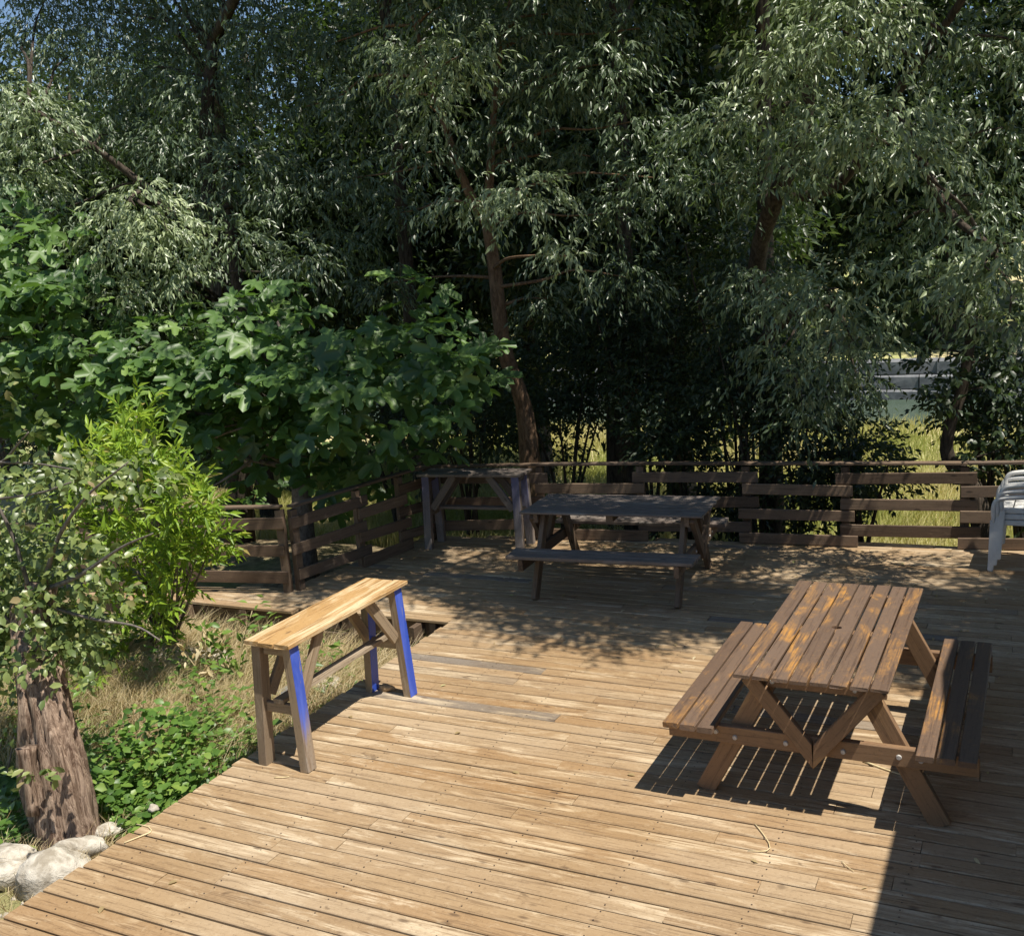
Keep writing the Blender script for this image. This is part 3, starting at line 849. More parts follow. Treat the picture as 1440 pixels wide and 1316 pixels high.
big_tree('willow_tree', 'broad willow with silvery hanging sprays above the fig tree', [b1, at(335, 600, 10.2), at(320, 480, 10.3), at(300, 340, 10.4), at(290, 200, 10.5), at(300, 60, 10.6)], .16, .07,
         pxc(LW) + lov, M['bark_dark'], M['willow'], fork=[[at(300, 60, 10.6), Vector((-7.2, 9.6, 6.6)), Vector((-6.2, 8.7, 6.8)), Vector((-5.0, 8.2, 6.8))], [at(300, 340, 10.4), at(240, 300, 9.8), at(190, 270, 9.0)], [at(300, 340, 10.4), at(150, 220, 9.8), at(40, 150, 9.2)]], limbs=48, seed=5)
# -- right willow with high limbs reaching over the deck
RW = [(1180, 40, 9, .5), (1110, 80, 9, .42), (1085, 150, 9.2, .4), (1230, 20, 9.2, .45), (1245, 185, 8.9, .5), (1180, 190, 9.1, .48), (1295, 230, 8.9, .32), (1100, 240, 9.5, .42), (1000, 175, 9.9, .45), (1000, 260, 9.9, .38),
      (1120, 420, 9.4, .38), (1180, 405, 9.2, .38), (1090, 500, 9.8, .34), (1160, 520, 9.4, .40), (1200, 480, 9.2, .34), (1130, 585, 10.1, .32), (1215, 555, 9.9, .26), (1300, 400, 9.3, .38),
      (1390, 380, 9.0, .42), (1435, 345, 8.9, .42), (1420, 440, 9.2, .34), (1345, 300, 10.3, .36), (1410, 180, 10.2, .5), (1340, 80, 10.3, .45), (1430, 60, 10.2, .5), (1390, 275, 10.2, .4), (1260, 320, 10.4, .3),
      (1060, 400, 10.3, .36), (1170, -40, 9.2, .5)]
ov = []
r_ = random.Random(11)
while len(ov) < 150:
    X_, Y_, Z_ = r_.uniform(-5.2, 3.6), r_.uniform(6.75, 8.25), r_.uniform(5.5, 6.7)
    if Y_ < 7.55 - .12 * (X_ + 5) + .25 * math.sin(X_ * 2.3): continue
    ov.append((Vector((X_, Y_ - .35, Z_)), r_.uniform(.32, .5)))
for _ in range(22): ov.append((Vector((r_.choice([r_.uniform(-4, -1.7), r_.uniform(.7, 3.4)]), r_.uniform(7.9, 8.9), r_.uniform(5.6, 6.8))), r_.uniform(.28, .42)))
b2 = at(1085, 700, 12.0); b2.z = float(gz(b2.x, b2.y)) - .05
big_tree('willow_tree', 'tall willow with pale sunlit sprays hanging over the staggered board fence', [b2, at(1082, 600, 12), at(1072, 480, 11.6), at(1065, 370, 11.2), at(1090, 280, 10.6), at(1130, 180, 10.4), at(1150, -20, 10.2), Vector((-1.0, 9.9, 6.2))],
         .12, .06, pxc(RW) + ov, M['bark_dark'], M['willow'],
         fork=[[at(1090, 280, 10.6), at(1180, 260, 10.4), at(1255, 140, 10.2), at(1340, 20, 10.0), Vector((.8, 9.2, 6.4)), Vector((2.4, 8.0, 6.9))],
               [Vector((-1.0, 9.9, 6.2)), Vector((-1.6, 9.0, 6.6)), Vector((-1.9, 8.0, 6.9)), Vector((-2.0, 7.2, 6.9))], [Vector((-1.0, 9.9, 6.2)), Vector((-2.6, 9.2, 6.7)), Vector((-4.2, 8.4, 6.9))],
               [at(1070, 480, 10.9), at(1120, 440, 10.4), at(1170, 430, 9.9)], [at(1255, 140, 10.2), at(1330, 290, 9.9), at(1400, 350, 9.5)]],
         limbs=180, seed=9, per=78)
# -- small dark tree at the right with a crooked stem
RT = [(1312, 560, 10.4, .22), (1335, 500, 10.5, .28), (1400, 545, 10.7, .38), (1425, 625, 10.7, .42), (1390, 665, 10.6, .28), (1355, 425, 10.5, .36), (1295, 492, 10.4, .18), (1430, 500, 10.8, .42), (1330, 590, 10.5, .16), (1400, 440, 10.8, .4), (1320, 440, 10.7, .3)]
b3 = at(1392, 735, 10.7); b3.z = float(gz(b3.x, b3.y)) - .05
big_tree('young_tree', 'small crooked stemmed tree with dark oval leaves behind the plastic chairs', [b3, at(1372, 695, 10.65), at(1334, 645, 10.6), at(1336, 600, 10.6), at(1352, 550, 10.6), at(1364, 480, 10.6), at(1372, 400, 10.6)], .085, .035,
         pxc(RT), M['bark_dark'], M['backleaf'], lw=(.085, .045), limbs=11, per=36, nl=9, seed=13, droop=.2, hang=.3, kind='oval')

# -- thicket shrubs right behind the fence
def shrub(label, px, py, Y, rad, n, seed, lw=(.075, .032), mat='thicket', name='thicket_shrub', low=None):
    c = at(px, py, Y); g = float(gz(c.x, c.y))
    root = thing(name, label, 'shrub', (c.x, c.y, g), 0, 'dark shrubs behind the far fence')
    cz = c.z - g
    r_ = random.Random(seed); st = []
    for i in range(6):
        e = Vector((r_.uniform(-.7, .7) * rad[0], r_.uniform(-.7, .7) * rad[1], cz + r_.uniform(-.3, .6) * rad[2]))
        pth = spline([Vector((r_.uniform(-.12, .12), r_.uniform(-.1, .1), -.05)), Vector((e.x * .35, e.y * .35, e.z * .5)), e], 8)
        st.append((pth, [.03 - .022 * k / 7 for k in range(8)], 6))
    so = join_tubes('stems', st, M['bark_dark'], root)
    nc = int(26 * rad[0] * rad[2] / .9)
    d, b = ball(nc)
    cl = [(Vector(q * np.array(rad) + np.array([0, 0, cz])), r_.uniform(.26, .42)) for q in b]
    cl = [(v_, r) for v_, r in cl if v_.z > .25]
    P, X, Z = clump_leaves(cl, int(n / (nc * 9)), 9, (.2, .42), .25, .25)
    L = lw[0] * rng.uniform(.65, 1.2, len(P))
    o = link('crown', leaf_mesh('crown', 'card', P, X, Z, L, L * lw[1] / lw[0], M[mat]), root); o['kind'] = 'stuff'
    return root
shrub('dark shrub crowding the willow trunk behind the grey bar table', 655, 590, 11.5, (.85, .7, 1.1), 9000, 1)
shrub('dark shrub behind the fence, to the right of the willow trunk', 790, 560, 11.9, (.55, .6, .95), 8000, 2)
shrub('tall black green shrub behind the shaded picnic table', 905, 480, 12.0, (.75, .7, 1.2), 11000, 3)
shrub('dense black green shrub reaching the ground behind the fence', 960, 610, 11.5, (.75, .6, 1.35), 16000, 4)
shrub('leaning dark shrub between the tall willow and the staggered boards', 1060, 560, 11.3, (.5, .45, 1.1), 11000, 44)
shrub('tall narrow dark shrub at the foot of the tall willow', 1030, 420, 12.2, (.75, .7, 1.4), 12000, 5)
shrub('thin twiggy shrub behind the staggered boards', 1120, 640, 11.2, (.55, .45, .95), 8000, 6)
shrub('bushy dark shrub below the pale willow sprays by the open river view', 1185, 610, 11.5, (.36, .4, .75), 6000, 66)
shrub('rounded dark shrub right behind the plastic chairs', 1400, 560, 11.3, (.5, .45, .7), 6000, 67)
shrub('low leafy shrub hanging into the fence beside the open meadow view', 1215, 665, 11.0, (.42, .35, .42), 2600, 7)
shrub('dark shrub below the crooked small tree', 1440, 600, 11.6, (.6, .5, .9), 6500, 8)
shrub('dark shrub under the fig tree beyond the slanting fence', 545, 560, 12.4, (.9, .7, .8), 9000, 9)
shrub('dark shrub in deep shade behind the fig trunk', 330, 590, 12.4, (1.3, .8, 1.3), 9000, 10)
shrub('dark shrub in deep shade behind the bright green bush', 110, 600, 11.0, (1.4, .8, 1.2), 9000, 11)

# -- evergreen trees of the back rows: two shapes, copied
def back_crown(seed, n, rad):
    r = np.random.default_rng(seed)
    d, b = ball(95)
    c = b * np.array(rad); c[:, 2] += 4.6
    k = r.integers(0, len(c), n)
    q, w = ball(n)
    P = c[k] + w * r.uniform(.45, .85, (n, 1)) * np.array([1, 1, .8])
    X = unit(q + r.normal(size=q.shape) * .6 + np.array([0, 0, -.35])); Z = unit(r.normal(size=q.shape) * .6 + np.array([0, -.2, .8]))
    L = .15 * r.uniform(.6, 1.25, n)
    return P, X, Z, L
BK = []
for s, rad in ((1, (1.9, 1.5, 4.2)), (2, (2.3, 1.6, 3.8))):
    P, X, Z, L = back_crown(s, 26000, rad)
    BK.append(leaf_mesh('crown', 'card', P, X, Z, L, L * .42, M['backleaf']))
places = [(-20.5, 15.5, 1.0, 0, 0), (-17.2, 14.2, .9, 1, 1), (-15.6, 13.2, .95, 0, 3.3), (-18.2, 16.6, 1.1, 1, 5.0), (-14.8, 15.6, 1.05, 0, 2.4), (-14.0, 17.2, 1.15, 1, .4), (-11.6, 17.6, 1.2, 0, 4.0), (-10.2, 16.4, 1.2, 1, 3.1), (-8.0, 16.6, 1.2, 0, 1.1),
          (-5.4, 13.9, 1.05, 1, 5.2), (-4.7, 14.6, 1.1, 0, 2.9), (-8.0, 35.5, 2.0, 1, 4.4), (-3.0, 36.5, 2.1, 0, 0.7), (2.4, 36.0, 2.1, 1, 2.0)]
words = ['past the left end of the fig tree', 'showing sky beside its top', 'standing before the others near the sky gap', 'squeezed between two others at the sky gap', 'above the silvery willow sprays', 'behind the broad willow', 'between the broad and the slim willow', 'behind the slim willow',
         'behind the slim willow trunk', 'in deep shade behind the shaded picnic table', 'standing black behind the tall willow', 'across the river behind the tall willow sprays', 'across the river behind the crooked small tree', 'across the river past the plastic chairs']
tm = None
for i, ((x_, y_, s, k, rz), wd) in enumerate(zip(places, words)):
    g = float(gz(x_, y_))
    root = thing('evergreen_tree', 'tall dark evergreen tree ' + wd, 'tree', (x_, y_, g), rz, 'tall evergreen trees at the back')
    lift = -.6 if y_ > 30 else (.6 if x_ > -6 else 0.0)
    root.scale = (s, s, s)
    if tm is None:
        t0 = tube('trunk', [(0, 0, -.1), (.05, 0, 1.5), (-.05, .05, 3.5), (0, 0, 7.5)], .20, .05, M['bark_dark'], root, 14, 9, .07, 2, flare=.06); tm = t0.data
    else: link('trunk', tm, root)
    o = link('crown', BK[k], root); o.location = (0, 0, lift); o['kind'] = 'stuff'
# -- trees added to keep sun off the background foliage, crowns unseen above the willows
for i, (x_, y_, wd_, sd) in enumerate([(-10.6, 12.4, 'left of the fig tree', 31), (-7.4, 12.0, 'behind the fig trunk', 32), (-4.6, 12.3, 'between the slim willow and the tall willow', 33), (-2.95, 12.6, 'just right of the tall willow', 34), (.9, 12.2, 'beyond the plastic chairs', 35)]):
    g = float(gz(x_, y_)); r_ = random.Random(sd)
    root = thing('added_shade_tree', 'added tree with a tall dark trunk and unseen shading crown, ' + wd_, 'tree', (x_, y_, g))
    tube('trunk', [(0, 0, -.1), (r_.uniform(-.1, .1), 0, 2.5), (r_.uniform(-.2, .2), .05, 5.5), (.1, -.1, 9.2)], .13, .06, M['bark_dark'], root, 18, 9, .07, sd, flare=.05)
    cl = []
    for j in range(34):
        d_, q_ = ball(1); q_ = q_[0]
        c = Vector((.4 + q_[0] * 2.2, -1.1 + q_[1] * 1.6, 9.6 + q_[2] * 1.2)); cl.append(c)
        if j < 9: limb_to('branch', Vector((.05, -.05, 6.2 + j * .3)), c, .04, .01, M['bark_dark'], root, (0, 0, 0), sd * 9 + j)
    n_ = 15000; k_ = rng.integers(0, len(cl), n_); q, w = ball(n_)
    P = np.array([list(c) for c in cl])[k_] + w * .62; X = unit(q + np.array([0, 0, -.4])); Z = unit(rng.normal(size=q.shape) * .6 + np.array([0, -.2, .8])); L = rng.uniform(.10, .2, n_)
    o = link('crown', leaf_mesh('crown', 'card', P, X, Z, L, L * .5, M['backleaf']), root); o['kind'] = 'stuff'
# -- far wood across the river: one mass
n = 60000
cx_ = rng.uniform(-75, 25, 420); cy_ = rng.uniform(39, 50, 420); cz_ = rng.uniform(.2, 1, 420) ** .7
top = 9.5 + 3.0 * np.sin(cx_ * .21) + 2.0 * np.sin(cx_ * .53 + 1)
cc = np.stack([cx_, cy_, -.4 + cz_ * top], -1); kk = rng.integers(0, 420, n); q, w = ball(n)
P = cc[kk] + w * np.array([2.6, 2.0, 1.9]); X = unit(q + np.array([0, 0, -.3])); Z = unit(rng.normal(size=q.shape) * .6 + np.array([0, -.2, .8])); L = rng.uniform(.35, .75, n)
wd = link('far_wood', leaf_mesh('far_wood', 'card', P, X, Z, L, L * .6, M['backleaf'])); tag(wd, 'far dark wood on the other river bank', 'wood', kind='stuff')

# -- leaves that can be told apart: the largest seen become parts of their own
def split_leaves(root, kind, P, X, Z, L, W, mat_one, mat_rest, base, n_parts=300, part='leaf', rest='crown'):
    px, py, dz = project(P)
    inside = (px > -20) & (px < 1460) & (py > -20) & (py < 1336)
    score = np.where(inside, L / dz, 0) * (1 + .3 * (Z[:, 1] < 0))
    order = np.argsort(-score); one, oth = order[:n_parts], order[n_parts:]
    tv, tf = TPL[kind]
    me = mesh_np(part, tv, tf, mat_one)
    Xn = unit(X); Zn = unit(Z - (Z * Xn).sum(-1, keepdims=True) * Xn); Yn = np.cross(Zn, Xn)
    for i in one:
        o = link(part, me, root)
        m = Matrix(np.stack([Xn[i] * L[i], Yn[i] * W[i], Zn[i] * L[i], P[i] - np.array(base)], -1).tolist() + [[0, 0, 0, 1]]) if False else \
            Matrix([[Xn[i][r] * L[i], Yn[i][r] * W[i], Zn[i][r] * L[i], P[i][r] - base[r]] for r in range(3)] + [[0, 0, 0, 1]])
        o.matrix_local = m
    o = link(rest, leaf_mesh(rest, kind, P[oth], X[oth], Z[oth], L[oth], W[oth], mat_rest, base), root); o['kind'] = 'stuff'

# -- fig tree
fb = at(420, 720, 8.75); fb.z = float(gz(fb.x, fb.y)) - .04
figr = thing('fig_tree', 'spreading fig tree with large lobed glossy leaves over the slanting fence', 'tree', fb)
crotch = at(425, 640, 8.75)
tube('trunk', [fb, at(424, 680, 8.75), crotch, at(410, 560, 8.8)], .11, .07, M['bark_fig'], figr, 14, 10, .06, 4, flare=.03, origin=fb)
FT = np.array([[-60, 250], [0, 275], [80, 300], [120, 430], [250, 470], [320, 400], [370, 370], [430, 440], [520, 430], [560, 400], [620, 430], [690, 500]], float)
FB = np.array([[-60, 600], [0, 610], [150, 620], [250, 650], [330, 670], [430, 700], [520, 700], [600, 660], [630, 600], [660, 540], [690, 530]], float)
ros = []
r_ = random.Random(21)
while len(ros) < 330:
    px = r_.uniform(-60, 685)
    if px > 480 and r_.random() < .45: continue
    t_ = np.interp(px, FT[:, 0], FT[:, 1]); b_ = np.interp(px, FB[:, 0], FB[:, 1])
    py = r_.uniform(t_, b_) + r_.gauss(0, 14)
    if (py - t_) / max(1, b_ - t_) < .25 and r_.random() < .5: continue
    if 250 < px < 700 and py > 610 and r_.random() < .5: continue
    f = (py - t_) / max(1, b_ - t_)
    Y = 8.9 - 1.1 * math.sin(math.pi * min(1, max(0, f * .8 + .1))) + abs(r_.gauss(0, .7))
    if px < 230: Y -= .3
    p = at(px, py, Y)
    if p.x > -6.3 and p.z < .9: continue
    ros.append(p)
limb_ends = []
for i in range(20):
    e = ros[i * 16]
    q = Vector(crotch).lerp(at(410, 560, 8.8), r_.random())
    if (e - q).length > 2.4: continue
    limb_to('branch', q, e, .03, .010, M['bark_fig'], figr, fb, 50 + i, .16, 14); limb_ends.append(e)
for i, (a, b, c, d_) in enumerate([((345, 600), (300, 618), (330, 640), (395, 655)), ((290, 690), (330, 665), (370, 640), (400, 650)), ((240, 600), (280, 612), (330, 640), (400, 655))]):
    tube('branch', [at(*a, 8.2), at(*b, 8.25), at(*c, 8.4), at(*d_, 8.7)], .010, .028, M['bark_fig'], figr, 14, 7, .08, 90 + i, origin=fb)
O = np.array([list(p) for p in ros]); k = 6
nn = len(O) * k
ang = np.tile(np.arange(k) * 2 * math.pi / k, len(O)) + np.repeat(rng.uniform(0, 6.28, len(O)), k) + rng.normal(0, .25, nn)
el = rng.uniform(-.75, .35, nn)
X = np.stack([np.cos(ang) * np.cos(el), np.sin(ang) * np.cos(el), np.sin(el)], -1)
L = rng.uniform(.20, .33, nn) * np.repeat(rng.uniform(.8, 1.1, len(O)), k)
P = np.repeat(O, k, 0) + X * (L * .5)[:, None] + rng.normal(0, .03, (nn, 3))
Z = unit(np.array([.3, -.65, .9]) + rng.normal(0, .32, (nn, 3)))
keep = ~((P[:, 0] > -6.1) & (P[:, 2] < 1.0))
split_leaves(figr, 'fig', P[keep], X[keep], Z[keep], L[keep], L[keep] * rng.uniform(.9, 1.1, keep.sum()), M['figo'], M['fig'], fb)

# -- bright green bush in the pit
bb = onz(236, 920, -.30); bb.z = float(gz(bb.x, bb.y)) - .03
bush = thing('leafy_bush', 'bright yellow green bush with narrow leaves on thin stems in the pit', 'bush', bb)
shoots = [(190, 580), (170, 600), (155, 640), (205, 615), (225, 650), (250, 665), (140, 690), (180, 680), (215, 700), (245, 700), (270, 715), (290, 745), (300, 760), (275, 770), (250, 760), (225, 750), (195, 740), (165, 745), (140, 760),
          (150, 800), (180, 800), (210, 800), (240, 800), (262, 810), (225, 840), (200, 850), (170, 850), (235, 870), (130, 640), (120, 690), (120, 740), (210, 660), (185, 640), (280, 690), (160, 900), (180, 930), (150, 950), (130, 870)]
st = []; tips = []
r_ = random.Random(5)
for px, py in shoots:
    e = at(px, py, 5.7 + r_.uniform(-.35, .4))
    pth = spline([bb + Vector((r_.uniform(-.06, .06), r_.uniform(-.06, .06), 0)), bb.lerp(e, .5) + Vector((r_.uniform(-.1, .1), r_.uniform(-.1, .1), .08)), e], 9)
    st.append(([p - bb for p in pth], [.011 - .008 * j / 8 for j in range(9)], 5)); tips.append((e, pth[5]))
for s_ in st[::3]: s_[1][:] = [v * 1.7 for v in s_[1]]
join_tubes('stems', st, M['bark_fig'], bush)
Ps, Xs, Zs = [], [], []
for e, m_ in tips:
    n = 9
    d, b = ball(n)
    D = unit(np.array(list((e - m_).normalized()))[None] * .7 + d * .8 + np.array([0, 0, .25]))
    O = np.array(list(e))[None] + b * .16 - D * .12
    a, b_, c = twigs(O, D, rng.uniform(.2, .36, n), 15, .25, .05, .75)
    Ps.append(a); Xs.append(b_); Zs.append(c)
P, X, Z = (np.concatenate(v) for v in (Ps, Xs, Zs))
L = rng.uniform(.07, .135, len(P))
split_leaves(bush, 'lance', P, X, Z, L, L * .24, M['brighto'], M['bright'], bb)

# -- old leaning trunk with a leafy top at the deck corner
tb = onz(98, 1182, -.16); tb.z = float(gz(tb.x, tb.y)) - .06
Yt = tb.y
ot = thing('old_tree', 'old fissured leaning trunk with oval leaves at the near deck corner', 'tree', tb)
tube('trunk', [tb, at(88, 1110, Yt + .02), at(76, 1030, Yt + .06), at(62, 950, Yt + .12), at(48, 890, Yt + .2), at(60, 820, Yt + .3)], .155, .085, M['bark_stump'], ot, 34, 40, .05, 6, .03, .22, 9, .04, origin=tb)
tube('side_stem', [at(62, 1165, Yt - .05), at(38, 1080, Yt - .02), at(40, 1000, Yt), at(32, 930, Yt + .1), at(26, 850, Yt + .25)], .065, .045, M['bark_stump'], ot, 20, 18, .10, 8, .03, .2, 5, origin=tb)
tube('bark_slab', [at(38, 1050, Yt - .12), at(40, 1090, Yt - .14), at(46, 1145, Yt - .16)], .05, .035, M['bark_stump'], ot, 10, 12, .16, 9, 0, .25, 4, origin=tb)
for i, pts in enumerate([[(60, 830), (80, 760), (120, 700), (180, 650)], [(50, 860), (20, 760), (-10, 700), (-40, 660)], [(60, 830), (110, 810), (170, 770), (215, 750)], [(-60, 645), (0, 650), (50, 652), (102, 660)],
                         [(-40, 705), (10, 700), (60, 692), (100, 678)], [(-20, 660), (5, 648), (25, 625), (40, 608)], [(40, 900), (0, 860), (-40, 830), (-80, 820)], [(60, 850), (130, 870), (190, 880), (225, 900)], [(60, 930), (40, 980), (20, 1040), (10, 1090)]]):
    tube('branch', [at(*p, Yt + .25 - .05 * j) for j, p in enumerate(pts)], .016 if i < 3 else .010, .004, M['bark_fig'], ot, 12, 7, .08, 60 + i, origin=tb)
cl = []
r_ = random.Random(77)
while len(cl) < 92:
    px, py = r_.uniform(-60, 215), r_.uniform(640, 960)
    if px > 120 and r_.random() < .8: continue
    if px > 60 and 690 < py < 860 and r_.random() < .35: continue
    if py < 650 + .12 * abs(px) and r_.random() < .7: continue
    if px > 150 and py > 880: continue
    if px > 190 and r_.random() < .5: continue
    if px < 130 and py > 930: continue
    cl.append((at(px, py, Yt + r_.uniform(.22, .95)), r_.uniform(.10, .17)))
cl += [(at(40, 612, Yt + .1), .05), (at(8, 545, Yt + .2), .06), (at(50, 1090, Yt - .2), .06), (at(100, 960, Yt - .2), .07), (at(15, 1000, Yt + .1), .1), (at(20, 880, Yt - .05), .13), (at(70, 905, Yt + .1), .13), (at(40, 930, Yt - .05), .12), (at(115, 900, Yt + .2), .12), (at(5, 930, Yt), .13), (at(60, 840, Yt + .1), .15), (at(10, 800, Yt + .1), .15)]
P, X, Z = clump_leaves(cl, 150, 5, (.12, .24), .25, .25)
L = rng.uniform(.035, .075, len(P))
split_leaves(ot, 'oval', P, X, Z, L, L * rng.uniform(.5, .68, len(P)), M['pearo'], M['pear'], tb)

# ---------------------------------------------------------------- low plants and grasses
def carpet(name, label, cat, pts, kind, mat, L, ratio, up=.35, stem=True):
    """broad leaves held above the ground on short stalks; pts (n,3) leaf bases"""
    n = len(pts)
    a = rng.uniform(0, 6.28, n); el = rng.uniform(-.3, .6, n)
    X = np.stack([np.cos(a) * np.cos(el), np.sin(a) * np.cos(el), np.sin(el)], -1)
    Z = unit(np.array([.1, -.3, 1.0]) + rng.normal(0, .4, (n, 3)))
    o = link(name, leaf_mesh(name, kind, pts, X, Z, L, L * ratio, mat)); return tag(o, label, cat, kind='stuff')
def scatter(n, x0, x1, y0, y1, hmax, dens):
    out = []
    while len(out) < n:
        x = rng.uniform(x0, x1, n); y_ = rng.uniform(y0, y1, n)
        k = rng.random(n) < dens(x, y_)
        z = gz(x, y_) + rng.random(n) ** 1.3 * hmax(x, y_)
        out += list(np.stack([x, y_, z], -1)[k])
    return np.array(out[:n])
edge = lambda x: (x < -4.36)
hum = lambda x, y_: .5 + .5 * np.sin(3.1 * x + 1.7 * y_) * np.sin(2.3 * y_ - 1.1 * x)
iv = scatter(2600, -5.15, -4.36, 3.75, 5.1, lambda x, y_: .10 + .42 * hum(x * 1.3, y_ * 1.6), lambda x, y_: np.clip(1.6 - 1.3 * np.abs(y_ - 4.25), .05, 1) * (np.hypot(x - tb.x, y_ - tb.y) > .24))
carpet('ivy', 'green leafy ground ivy between the old trunk and the deck', 'ivy', iv, 'oval', M['ivy'], rng.uniform(.04, .08, len(iv)), .68)
iv2 = scatter(2600, -6.9, -4.85, 3.0, 4.3, lambda x, y_: .05 + .12 * hum(x, y_), lambda x, y_: .9 * (np.hypot(x - tb.x, y_ - tb.y) > .24))
carpet('weeds', 'low broad weeds left of the old trunk beside the boulders', 'weeds', iv2, 'oval', M['ivy'], rng.uniform(.05, .09, len(iv2)), .7)
iv3 = scatter(3200, -7.4, -4.4, 4.2, 6.8, lambda x, y_: .08 + .5 * hum(x * 1.5, y_ * 1.5) ** 2, lambda x, y_: hum(x * 1.7 + 2, y_ * 1.4) ** 2)
carpet('weeds', 'scattered green weeds in the dry grass of the pit', 'weeds', iv3, 'lance', M['ivy'], rng.uniform(.05, .11, len(iv3)), .4)
def blades(name, label, cat, B, hgt, wid, mat, lean=.45, tint=None):
    n = len(B)
    a = rng.uniform(0, 6.28, n); h = hgt * rng.uniform(.5, 1.25, n)
    ld = np.stack([np.cos(a), np.sin(a), np.zeros(n)], -1) * (lean * h * rng.uniform(.2, 1.3, n))[:, None]
    s = np.stack([-np.sin(a + 1), np.cos(a + 1), np.zeros(n)], -1) * (wid * .5)
    up = np.array([0, 0, 1.0])
    m_ = B + ld * .3 + up * (h * .6)[:, None]; t = B + ld + up * (h * .92)[:, None]
    V = np.stack([B - s, B + s, m_ + s * .8, m_ - s * .8, t], 1).reshape(-1, 3)
    q = (np.arange(n) * 5)[:, None, None]
    F = (np.array([[0, 1, 2], [0, 2, 3], [3, 2, 4]])[None] + q).reshape(-1, 3)
    r = rng.random(n) if tint is None else tint
    o = link(name, mesh_np(name, V, F, mat, np.repeat(r, 5))); return tag(o, label, cat, kind='stuff')
B = scatter(24000, -7.6, -4.36, 4.0, 6.75, lambda x, y_: 0 * x, lambda x, y_: np.clip(.25 + hum(x, y_), 0, 1) * np.clip((y_ - 4.2) * 1.2, 0, 1))
blades('dry_grass', 'dry straw coloured grass in the pit beside the deck', 'grass', B, .27, .006, M['drygrass'], 1.3)
B = scatter(90000, -14, 1.6, 10.6, 23.5, lambda x, y_: 0 * x, lambda x, y_: np.clip(.35 + .6 * hum(x * .5, y_ * .5), 0, 1) * np.clip(1.5 - (y_ - 10) / 11, .2, 1))
tn = np.clip(hum(B[:, 0] * .35 + 1, B[:, 1] * .3) * .7 + rng.random(len(B)) * .45, 0, 1)
blades('meadow_grass', 'sunlit yellow green meadow grass behind the fence', 'grass', B, .30, .014, M['meadow'], .6, tn)
B = scatter(5000, -6.2, -4.36, 1.9, 3.9, lambda x, y_: 0 * x, lambda x, y_: np.clip(.3 + hum(x * 2, y_ * 2), 0, 1) * (np.hypot(x - tb.x, y_ - tb.y) > .22))
blades('dry_grass', 'thin dry grass around the boulders at the deck corner', 'grass', B, .13, .005, M['drygrass'], 1.4)
gp = scatter(900, -6.2, -4.34, 1.9, 3.9, lambda x, y_: 0 * x, lambda x, y_: .9 + 0 * x)
gv = []; gf = []
cubev = np.array([(1, 0, 0), (-1, 0, 0), (0, 1, 0), (0, -1, 0), (0, 0, 1), (0, 0, -1)], float); cubef = [(0, 2, 4), (2, 1, 4), (1, 3, 4), (3, 0, 4), (2, 0, 5), (1, 2, 5), (3, 1, 5), (0, 3, 5)]
for p in gp:
    b = len(gv); s_ = random.uniform(.008, .026)
    gv += [tuple(p + v_ * s_ * np.array([random.uniform(.7, 1.3), random.uniform(.7, 1.3), .7])) for v_ in cubev]; gf += [tuple(b + i for i in f_) for f_ in cubef]
go = link('gravel', mesh_np('gravel', np.array(gv), np.array(gf), M['rock'], smooth=True)); tag(go, 'loose pale gravel around the boulders at the deck corner', 'gravel', kind='stuff')
# a spiky pale weed in the pit and stalks
def weed(label, px, py, pz, h, n, mat, lw, seed):
    b_ = onz(px, py, pz); b_.z = float(gz(b_.x, b_.y)) - .02
    root = thing('tall_weed', label, 'weed', b_)
    r_ = random.Random(seed); st = []; Ps = []
    for i in range(4):
        e = Vector((r_.uniform(-.2, .2), r_.uniform(-.15, .15), h * r_.uniform(.65, 1)))
        pth = spline([Vector((0, 0, 0)), Vector((e.x * .3, e.y * .3, e.z * .5)), e], 8); st.append((pth, [.007 - .005 * j / 7 for j in range(8)], 5))
        Ps += [np.array(list(p)) for p in pth[2:] for _ in range(n)]
    join_tubes('stems', st, M['straw'], root)
    P = np.array(Ps) + rng.normal(0, .02, (len(Ps), 3)); X = unit(rng.normal(size=P.shape) + np.array([0, 0, .2])); Z = unit(rng.normal(size=P.shape) * .4 + np.array([0, -.2, 1]))
    L = rng.uniform(.05, .12, len(P))
    o = link('leaves', leaf_mesh('leaves', 'oval', P, X, Z, L, L * lw, mat), root); o['kind'] = 'stuff'
weed('pale green thistle standing before the step behind the bar table', 335, 985, -.3, .75, 3, M['ivy'], .5, 4)
weed('dry brown seeding weed beside the thistle', 295, 990, -.3, .55, 4, M['drygrass'], .35, 6)

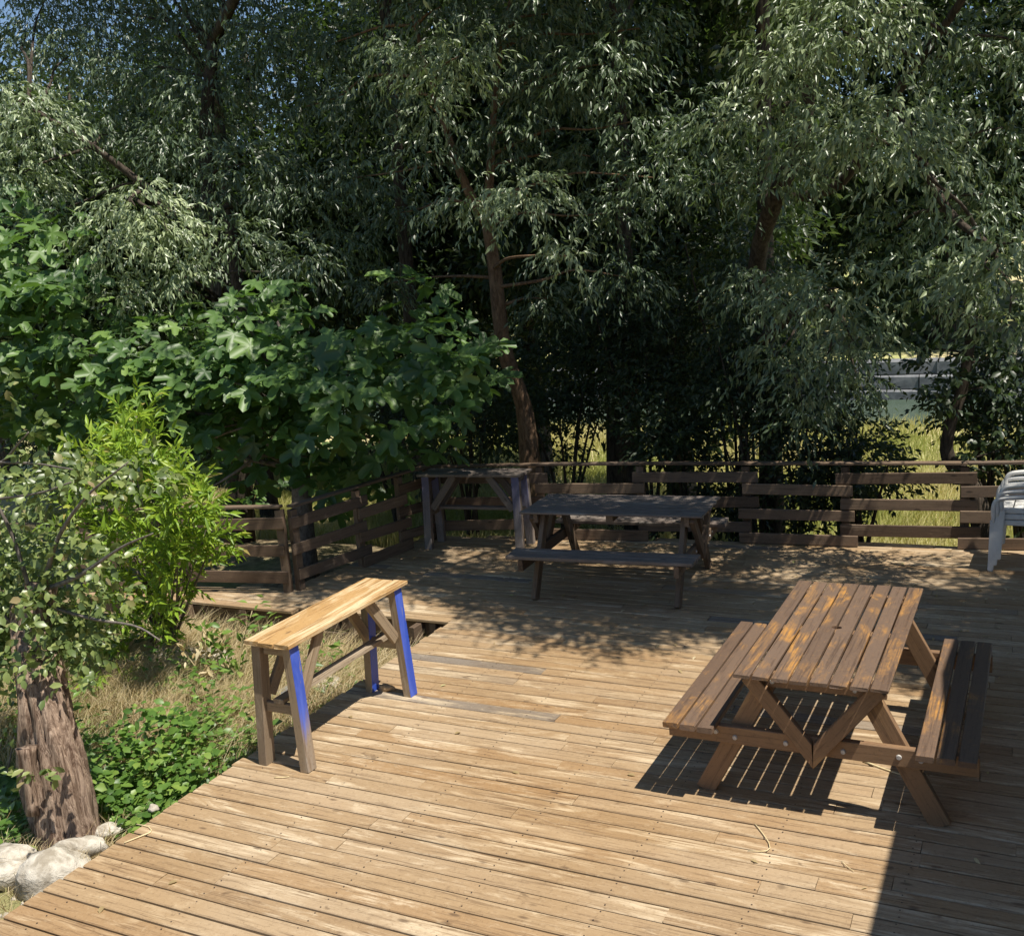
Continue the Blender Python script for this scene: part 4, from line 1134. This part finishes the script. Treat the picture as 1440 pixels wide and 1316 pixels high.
# ---------------------------------------------------------------- small litter on the deck
def straw(label, pts, r=.003):
    w = [onz(*p) + Vector((0, 0, .006)) for p in pts]
    o = tube('straw', w, r, r * .7, M['straw'], None, 8, 6, 0.0, 1, origin=w[0]); o.location = w[0]
    return tag(o, label, 'straw')
straw('bent yellow straw on the boards near the rounded boulder', [(175, 1186), (200, 1176), (213, 1170), (208, 1163), (192, 1160)], .004)
straw('bent dry straw in front of the rusty picnic table', [(1062, 1160), (1072, 1172), (1083, 1190), (1076, 1198), (1052, 1197)])
straw('curled straw on sunlit boards before the house shadow', [(1184, 1212), (1192, 1220), (1201, 1226)], .002)
straw('pale twig in sun under the rusty picnic table', [(1214, 1071), (1240, 1081), (1272, 1092)], .006)
straw('short yellow straw beside the near blue bar leg', [(386, 1094), (398, 1094), (407, 1093)], .004)
n = 420
lp = np.stack([rng.uniform(-6, .8, n), 10.2 - rng.exponential(1.5, n), np.full(n, .005)], -1)
lp = lp[(lp[:, 1] > 2.6) & (lp[:, 1] < 9.4 + .12 * (lp[:, 0] + 5.8)) & ((lp[:, 0] > -4.2) | (lp[:, 1] > 7.5)) & (lp[:, 0] > -5.8)]
a = rng.uniform(0, 6.28, len(lp)); X = np.stack([np.cos(a), np.sin(a), .05 + 0 * a], -1)
Z = unit(rng.normal(0, .25, X.shape) + np.array([0, 0, 1.0])); L = rng.uniform(.02, .06, len(lp))
lo = link('leaf_litter', leaf_mesh('leaf_litter', 'oval', lp, X, Z, L, L * .35, M['drygrass'])); tag(lo, 'scattered dry willow leaves littering the deck boards', 'leaf litter', kind='stuff')
lf = [(720, 1086, 'between the two bar and picnic tables'), (640, 1033, 'on the boards beyond the blue legs'), (495, 1010, 'beside the bar table shadow'), (250, 1240, 'on the dark brown board near the boulder'), (145, 1275, 'at the near deck edge'), (882, 1090, 'by the picnic table shadow')]
for i, (px, py, w_) in enumerate(lf):
    p = onz(px, py)
    tv, tf = TPL['oval']
    o = link('fallen_leaf', mesh_np('fallen_leaf', tv * np.array([.05, .028, .05]), tf, M['drygrass'], np.full(len(tv), .1))); o.location = p + Vector((0, 0, .006)); o.rotation_euler = (0, 0, i * 1.3)
    tag(o, 'small curled dry leaf lying ' + w_, 'leaf')
